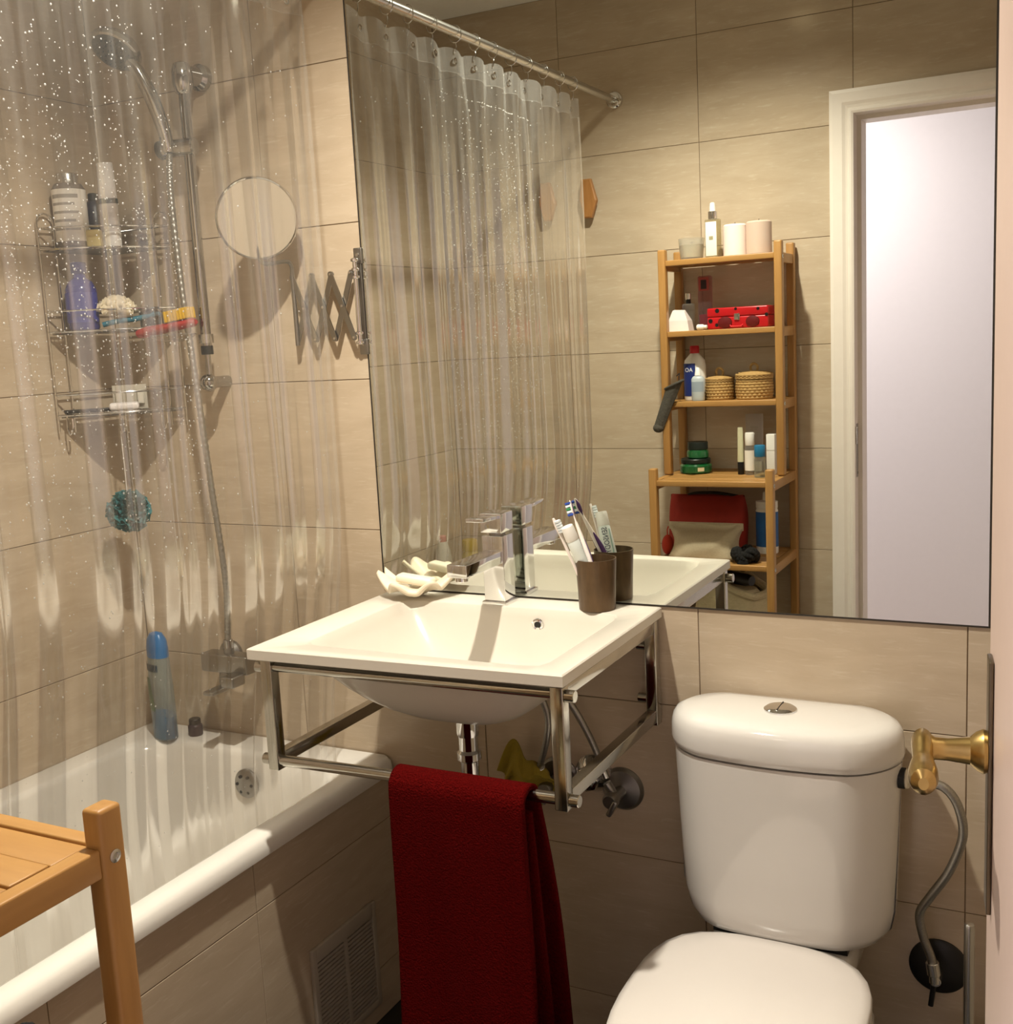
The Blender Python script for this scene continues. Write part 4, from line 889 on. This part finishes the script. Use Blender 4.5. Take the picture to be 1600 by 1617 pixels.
# top shelf
t = thing('candle_glass', 'frosted tumbler holding a pale candle on top of the bamboo shelf', 'candle', (.884, -1.36, S5))
obj('glass', G().lathe([(.030, 0), (.032, .002), (.038, .06), (.0365, .06), (.0315, .006), (.002, .005)], 32, cap=False), clear('frosted_glass', (.93, .92, .88, 1), .22), t)
obj('wax', G().lathe([(.0305, .006), (.0345, .042), (.002, .041)], 28), mat('cream_wax', '#e6dcc8', .5, sss=.3), t); obj('wick', G().cyl((0, 0, .041), (.002, 0, .051), .0009, 6), BLACK, t)
t = thing('spray_bottle', 'square glass spray bottle with a white label and chrome collar on the shelf top', 'bottle', (.950, -1.355, S5), .12)
bd = obj('body', G().b(-.020, .020, -.014, .014, 0, .108, .004), clear('amber_clear', (.80, .76, .58, 1), .12), t); obj('label', G().b(-.0165, .0165, .0142, .0146, .006, .1, .0001), WLAB, t)
obj('print', G().b(-.006, .006, .0147, .0149, .05, .06), mat('gold_ink', '#a39a78', .5), t)
obj('collar', G().lathe([(.0125, .108), (.013, .109), (.013, .128), (.012, .129)], 24), CHROME, t); obj('pump', G().lathe([(.0085, .129), (.0085, .14), (.007, .152), (.003, .154)], 20), WHITEP, t)
for (x, r, h_, c, lb) in ((1.012, .033, .088, '#f3e0d8', 'pale pink pillar candle beside the spray bottle on the shelf'), (1.080, .0355, .091, '#cdb6a6', 'dusty beige pillar candle at the end of the shelf top')):
    t = thing('pillar_candle', lb, 'candle', (x, -1.36, S5))
    obj('wax', G().lathe([(r-.002, 0), (r, .002), (r, h_-.004), (r-.004, h_), (r*.5, h_-.003), (.001, h_-.005)], 36), mat('wax_'+c[1:], c, .5, var=.02, sss=.25), t); obj('wick', G().cyl((0, 0, h_-.006), (.001, 0, h_+.006), .0009, 6), BLACK, t)
# second shelf
t = thing('salt_crystal', 'white crystal block with a slanted top on the second shelf', 'crystal', (.846, -1.352, S4))
obj('block', G().loft([[(x, y, 0) for x, y in ((-.034, -.02), (.035, -.022), (.033, .02), (-.033, .018))], [(x, y, .03) for x, y in ((-.030, -.018), (.030, -.02), (.028, .018), (-.03, .016))], [(x, y, z) for x, y, z in ((-.020, -.012, .062), (.012, -.014, .060), (.018, .012, .054), (-.018, .01, .06))]]), mat('crystal_white', '#f0e6e2', .35, sss=.3), t, smooth=False)
t = thing('perfume_bottle', 'small clear perfume bottle with a chrome cap on the second shelf', 'bottle', (.862, -1.385, S4))
obj('glass', G().b(-.017, .017, -.012, .012, 0, .078, .005), clear('perfume_glass', (.8, .77, .7, 1), .08), t); obj('collar', G().cyl((0, 0, .078), (0, 0, .09), .0075, 18, .001), BLACK, t)
obj('cap', G().cyl((0, 0, .09), (0, 0, .108), .0085, 20, .001), CHROME, t)
t = thing('pink_flask', 'tall clear flask with pink liquid and a red framed label on the second shelf', 'bottle', (.912, -1.39, S4))
obj('glass', G().b(-.020, .020, -.012, .012, 0, .155, .006), clear('pink_glass', (.78, .55, .56, 1), .05), t)
obj('liquid', G().b(-.017, .017, -.009, .009, .004, .045, .004), mat('magenta_liquid', '#7d1836', .2), t)
obj('label', G().b(-.015, .015, .0122, .0126, .112, .150), mat('red_frame', '#a5463f', .5), t); obj('label_figure', G().b(-.009, .008, .0127, .0129, .117, .143), mat('dark_figure', '#2c1a1d', .6), t)
t = thing('ladybird_case', 'red tin case with black dots and a metal clasp on the second shelf', 'case', (1.017, -1.388, S4))
RED = mat('red_lacquer', '#b3141b', .3)
obj('base', G().b(-.088, .088, -.04, .04, 0, .034, .004), RED, t); obj('lid', G().b(-.0885, .0885, -.0405, .0405, .0345, .060, .004), RED, t)
for x, z, r in ((-.058, .052, .0062), (.06, .0525, .0045), (-.078, .024, .006), (.084, .035, .005), (-.06, .012, .005), (-.004, .055, .004)): obj('dot', G().cyl((x, .0403, z), (x, .0412, z), r, 18), BLACK, t)
obj('ladybird', G().lathe([(.021, 0), (.02, .003), (.006, .006)], 24, Matrix.Translation((-.036, .0403, .018)) @ Matrix.Rotation(-PI/2, 4, 'X'), 1, .8), mat('dark_red', '#5b0d10', .4), t)
obj('ladybird', G().lathe([(.02, 0), (.019, .003), (.006, .006)], 24, Matrix.Translation((.044, .0403, .018)) @ Matrix.Rotation(-PI/2, 4, 'X'), 1, .8), MATS['dark_red'], t)
obj('clasp', G().b(-.008, .008, .0405, .0445, .024, .042, .001).cyl((0, .044, .036), (0, .048, .036), .006, 16), CHROME, t); obj('handle', G().tube([(-.02, .042, .01), (-.017, .048, .006), (.013, .048, .006), (.016, .042, .01)], .0022, 8), mat('red_handle', '#d2343a', .3), t)
t = thing('cream_tube', 'tiny white tube lying in front of the red tin case', 'tube', (.914, -1.336, S4+.0085), .15)
obj('tube', G().lathe([(.0065, -.012), (.008, -.010), (.008, .006), (.005, .01)], 18, Matrix.Rotation(PI/2, 4, 'Y')), WHITEP, t); obj('cap', G().lathe([(.0045, .010), (.0055, .011), (.0055, .018), (.004, .019)], 18, Matrix.Rotation(PI/2, 4, 'Y')), WHITEP, t)
# third shelf
t = thing('solution_bottle', 'white bottle with a red cap and a blue label on the third shelf', 'bottle', (.880, -1.375, S3))
bd = obj('body', G().lathe([(.031, 0), (.033, .004), (.033, .10), (.030, .116), (.016, .132), (.0125, .136)], 36, None, 1, .7), WHITEP, t)
obj('cap', G().lathe([(.0135, .136), (.014, .137), (.014, .154), (.012, .158)], 24), mat('red_cap', '#b81f27', .4), t)
lb = obj('label', G().grid(lambda u, v: (.0334*math.cos(PI*.98-1.75*u), .7*.0334*math.sin(PI*.98-1.75*u)+.0004, .012+.095*v), 18, 2), mat('blue_label', '#20306f', .45), bd)
obj('lettering', textmesh('AO', .017, lambda x, y: Vector((-.012-x, .7*.0336*math.sqrt(max(.05, 1-((-.012-x)/.0338)**2))+.0009, .088+y))), mat('white_ink', '#f2f2f2', .5), lb, smooth=False)
bottle('dropper_bottle', 'small translucent dropper bottle in front of the red capped bottle', 'bottle', (.900, -1.338, S3), [(.0185, 0), (.0195, .002), (.0195, .062), (.015, .069), (.009, .072)], mat('pale_blue_plastic', '#b7c0c4', .35), [(.009, .072), (.0095, .073), (.006, .093), (.004, .095)], WHITEP, (.0198, .026, .055, .4, 2.7), mat('grey_blue_label', '#9aa7b2', .5), sy=.75)
def seagrass(label, x, r, h_, lh):
    t = thing('seagrass_basket', label, 'basket', (x, -1.384, S3)); SG = MATS.get('seagrass') or mat('seagrass', '#b08d56', .8, var=.35, scale=120, bump=.5)
    n = 24
    def weave(z0, z1, rows, rf, nm, par):
        g = G()
        for k in range(rows):
            z = z0+(z1-z0)*(k+.5)/rows; hh = (z1-z0)/rows*.62
            P = [((rf(z)+(.0016 if (i+k) % 2 else -.0012))*math.cos(2*PI*i/(2*n)), (rf(z)+(.0016 if (i+k) % 2 else -.0012))*math.sin(2*PI*i/(2*n)), z) for i in range(2*n)]
            g.tube(P, hh, 6, closed=True)
        return obj(nm, g, SG, par, ang=180)
    weave(0, h_, max(5, int(h_/.0075)), lambda z: r*(.95+.05*math.sin(PI*z/h_)), 'woven_body', t)
    obj('lining', G().lathe([(r*.9, .003), (r*.93, h_*.5), (r*.9, h_-.002)], 24), SG, t)
    lid_ = weave(h_+.001, h_+lh*.55, 3, lambda z: r*1.05, 'woven_lid', t)
    g = G()
    for k in range(6): g.tube([((r*1.0*(1-k/6)+.001)*math.cos(2*PI*i/40), (r*1.0*(1-k/6)+.001)*math.sin(2*PI*i/40), h_+lh*(.62+.38*math.sqrt(k/6))) for i in range(40)], r*.1, 6, closed=True)
    obj('lid_coil', g, SG, lid_, ang=180)
    obj('lid_loop', G().tube(bez([(-.008, 0, h_+lh), (-.010, 0, h_+lh+.016), (0, .002, h_+lh+.024), (.010, 0, h_+lh+.016), (.008, 0, h_+lh)], 6), .0035, 8), SG, lid_)
seagrass('smaller lidded seagrass basket on the third shelf', .951, .037, .050, .016)
seagrass('larger lidded seagrass basket on the third shelf', 1.053, .0485, .056, .02)
def sock(u, v):
    a_ = 2*PI*u; w_ = (.026-.010*v)*(1+.08*math.sin(6*a_)); return (-.052*v+w_*math.cos(a_)-.008, .028+.012*math.sin(a_)*(1-.3*v), .02-.125*v+.012*math.cos(a_)*(1-v))
t = thing('grey_mitt', 'dark grey knitted mitt hanging from the shelf side post', 'mitt', (.850, YU-.012, 1.283))
o = obj('knit', G().grid(sock, 28, 18), mat('grey_knit', '#4b473f', .95, var=.5, scale=160, bump=.8), t, ang=180)
obj('cuff', G().tube([(-.008+.027*math.cos(2*PI*i/24), .028+.013*math.sin(2*PI*i/24), .021+.012*math.cos(2*PI*i/24)) for i in range(24)], .004, 8, closed=True), MATS['grey_knit'], t)
obj('tip', G().sphere((-.060, .028, -.104), .0155, 14, 8, (1.1, .8, .9)), MATS['grey_knit'], t)
obj('hanging_loop', G().tube(bez([(.004, .022, .025), (.003, .016, .045), (0, .004, .052), (-.004, .016, .045)], 6), .0015, 6), BLACK, t)
# fourth shelf
GREEN = mat('green_glass', '#12552c', .15, coat=.6); GLID = mat('green_black_lid', '#131d18', .4)
for nm, x, z, r, h_, lh, lb in (('cosmetic_jar', .880, S2, .047, .030, .013, 'wide dark green jar on the fourth shelf'), ('cosmetic_jar', .887, S2+.0435, .032, .026, .022, 'smaller dark green jar stacked on the wide green jar')):
    t = thing(nm, lb, 'jar', (x, -1.36, z)); obj('jar', G().lathe([(r*.9, 0), (r, .004), (r, h_*.75), (r*.86, h_)], 36), GREEN, t); obj('lid', G().lathe([(r*.9, h_), (r*.93, h_+.001), (r*.93, h_+lh-.002), (r*.9, h_+lh)], 36), GLID, t)
    if r > .04: obj('label', G().grid(lambda u, v: ((r+.0004)*math.cos(1.15-.42*u), (r+.0004)*math.sin(1.15-.42*u), .008+.011*v), 8, 1), mat('cream_sticker', '#d9c9a4', .5), t)
t = thing('cream_pen', 'slim cream tube with a black cap at its foot on the fourth shelf', 'tube', (1.024, -1.33, S2))
obj('cap', G().lathe([(.0085, 0), (.009, .001), (.009, .035), (.0085, .036)], 20), BLACK, t); obj('tube', G().lathe([(.0092, .036), (.0095, .038), (.008, .12), (.007, .135)], 20, None, 1, .7), mat('pale_green_cream', '#cfcdac', .4), t)
bottle('toner_bottle', 'clear bottle with a white flip cap on the fourth shelf', 'bottle', (1.051, -1.33, S2), [(.0135, 0), (.0145, .002), (.0145, .075), (.012, .084)], clear('clear_plastic', (.86, .85, .81, 1), .2), [(.0128, .084), (.0132, .085), (.0132, .117), (.012, .12)], WHITEP, (.0149, .012, .07, .3, 2.8), WLAB, marks=0)
t = thing('grey_tube', 'flat grey cream tube standing tall at the back of the fourth shelf', 'tube', (1.046, -1.402, S2))
obj('tube', G().loft([[(.024*math.cos(2*PI*i/24), .013*math.sin(2*PI*i/24), .03) for i in range(24)], [(.0255*math.cos(2*PI*i/24), .008*math.sin(2*PI*i/24), .10) for i in range(24)], [(.0262*math.cos(2*PI*i/24), .0012*math.sin(2*PI*i/24), .168) for i in range(24)]]), mat('warm_grey_tube', '#a79f99', .4), t); obj('cap', G().lathe([(.019, 0), (.02, .001), (.02, .029), (.019, .03)], 24, None, 1, .65), WHITEP, t)
for k in range(3): obj('print_line', G().b(-.010, .012-.004*k, .0052-.0006*k, .0056, .128-.007*k, .131-.007*k), mat('grey_ink', '#9a948c', .6), t)
bottle('blue_cap_bottle', 'small clear bottle with a blue cap at the front of the fourth shelf', 'bottle', (1.094, -1.275, S2), [(.0150, 0), (.016, .002), (.016, .048), (.013, .058)], clear('clear_green', (.80, .86, .80, 1), .14), [(.0148, .058), (.0152, .059), (.0152, .088), (.014, .09)], mat('teal_blue_cap', '#1f6f98', .4))
t = thing('carton', 'narrow white carton beside the post on the fourth shelf', 'carton', (1.112, -1.335, S2)); obj('box', G().b(-.012, .012, -.012, .012, 0, .115, .001), WHITEP, t); obj('flap', G().b(-.0118, .0118, .0122, .0126, .07, .0705), mat('fold_grey', '#9b958e', .6), t)
# fifth shelf
def pouch(name, label, loc, wd, h_, d, m_, flare=1.0, rz=0, bulge=.5):
    t = thing(name, label, 'pouch', loc, rz); R = []
    for k in range(13):
        v = k/12; z = h_*v; ww = wd*(1-.16*math.sin(PI*min(1, v*1.1))*flare if flare > 0 else 1+.04*math.sin(PI*v)); dd = d*(1-v**2.2)**.6+.003
        R.append([(ww/2*(abs(math.cos(a_))**.55)*(1 if math.cos(a_) > 0 else -1)*(1+.012*math.sin(5*a_+4*v)), dd/2*(abs(math.sin(a_))**.7)*(1 if math.sin(a_) > 0 else -1)+.002*math.sin(7*a_+9*v), z+.003*math.sin(3*a_)*v) for a_ in (2*PI*i/48 for i in range(48))])
    obj('bag', G().loft(R), m_, t, ang=180); return t
t = pouch('wash_bag', 'red wash bag with a black zip behind the beige pouch', (.910, -1.37, S1), .226, .165, .12, mat('red_fabric', '#9c2b1f', .8, var=.15), -1)
obj('zip', G().tube([(-.095, .0335, .108), (-.03, .0375, .108), (.03, .0375, .109), (.09, .0345, .111)], .0038, 8), BLACK, t); obj('zip_pull', G().box((-.022, .041, .101), (.018, .005, .011), .002), mat('pale_puller', '#b6a89c', .5), t)
obj('dark_trim', G().tube(bez([(-.10, -.002, .146), (-.05, -.004, .167), (.02, -.004, .172), (.09, -.002, .163)], 6), .005, 8), mat('black_trim', '#211a17', .7), t)
t = pouch('canvas_pouch', 'beige canvas pouch standing on the fifth shelf', (.936, -1.262, S1), .222, .098, .085, mat('beige_canvas', '#b5a78c', .9, var=.12, scale=200, bump=.3), 1.0)
obj('top_hem', G().b(-.111, .111, -.003, .003, .080, .102, .002), MATS['beige_canvas'], t)
t = thing('padded_pouch', 'small orange-red padded pouch beside the beige canvas pouch', 'pouch', (.815, -1.275, S1)); obj('pad', G().sphere((0, 0, .03), .03, 18, 12, (.55, .8, 1)), mat('orange_red', '#b8351f', .7), t); obj('loop', G().tube([(0, 0, .058), (0, 0, .075), (.004, 0, .085)], .002, 6), MATS['orange_red'], t)
g = G()
for i in range(40):
    a_ = 2*PI*i/40
    for j in range(5): b_ = 2*PI*j/5+i*.4; g.sphere(((.024+.010*math.cos(b_))*math.cos(a_), (.024+.010*math.cos(b_))*math.sin(a_), .026+.012*math.sin(b_)+.006*math.sin(3*a_)), .0085, 7, 5)
t = thing('hair_scrunchie', 'black fuzzy hair scrunchie at the edge of the fifth shelf', 'scrunchie', (1.062, -1.222, S1-.006)); obj('ruffle', g, mat('black_fuzz', '#121110', .95, bump=.6, scale=200), t, ang=180); obj('tail', G().sphere((.002, .034, .004), .017, 12, 8, (1, .5, 1.2)), MATS['black_fuzz'], t)
bottle('labelled_bottle', 'blue labelled white bottle behind the post on the fifth shelf', 'bottle', (1.088, -1.365, S1), [(.031, 0), (.032, .003), (.032, .125), (.029, .132)], WHITEP, [(.031, .132), (.0315, .133), (.0315, .152), (.012, .155), (.011, .175), (.009, .178)], WHITEP, (.0324, .02, .122, -.4, 3.6), mat('ocean_label', '#2b5f9c', .45, var=.3, scale=25), sx=1, sy=.8)
# basket bag under the shelf
t = thing('laundry_bag', 'cream ribbed cotton bag slouching on the lowest shelf', 'bag', (.985, -1.32, .362))
def bag(u, v):
    a_ = 2*PI*u; rx = .125*(1-.35*v**2)+.012*math.sin(4*a_+3*v); ry = .105*(1-.45*v**2); return (rx*math.cos(a_)+.02*v, ry*math.sin(a_), .37*v*(1-.12*math.cos(a_-.4)))
obj('cloth', G().grid(bag, 40, 20), mat('ribbed_cream', '#cdbf9c', .9, var=.2, scale=12, stretch=(8, 8, 30), bump=.6), t, ang=180)
obj('rolled_top', G().tube([bag(i/40, 1) for i in range(40)], .012, 10, closed=True), MATS['ribbed_cream'], t)
obj('filling', G().lathe([(.075, .33), (.06, .345), (.02, .35)], 24, Matrix.Translation((.02, 0, 0)), 1, .75), MATS['ribbed_cream'], t)
t = thing('toiletry_roll', 'small black roll with a red middle on the cream bag under the shelf', 'toiletry roll', (1.025, -1.285, .742), .5)
obj('barrel', G().lathe([(.016, -.05), (.018, -.04), (.018, .03), (.014, .05)], 24, Matrix.Rotation(PI/2, 4, 'Y')), BLACK, t); obj('grip', G().box((-.012, 0, -.0), (.03, .037, .012), .005), MATS['red_lacquer'], t)
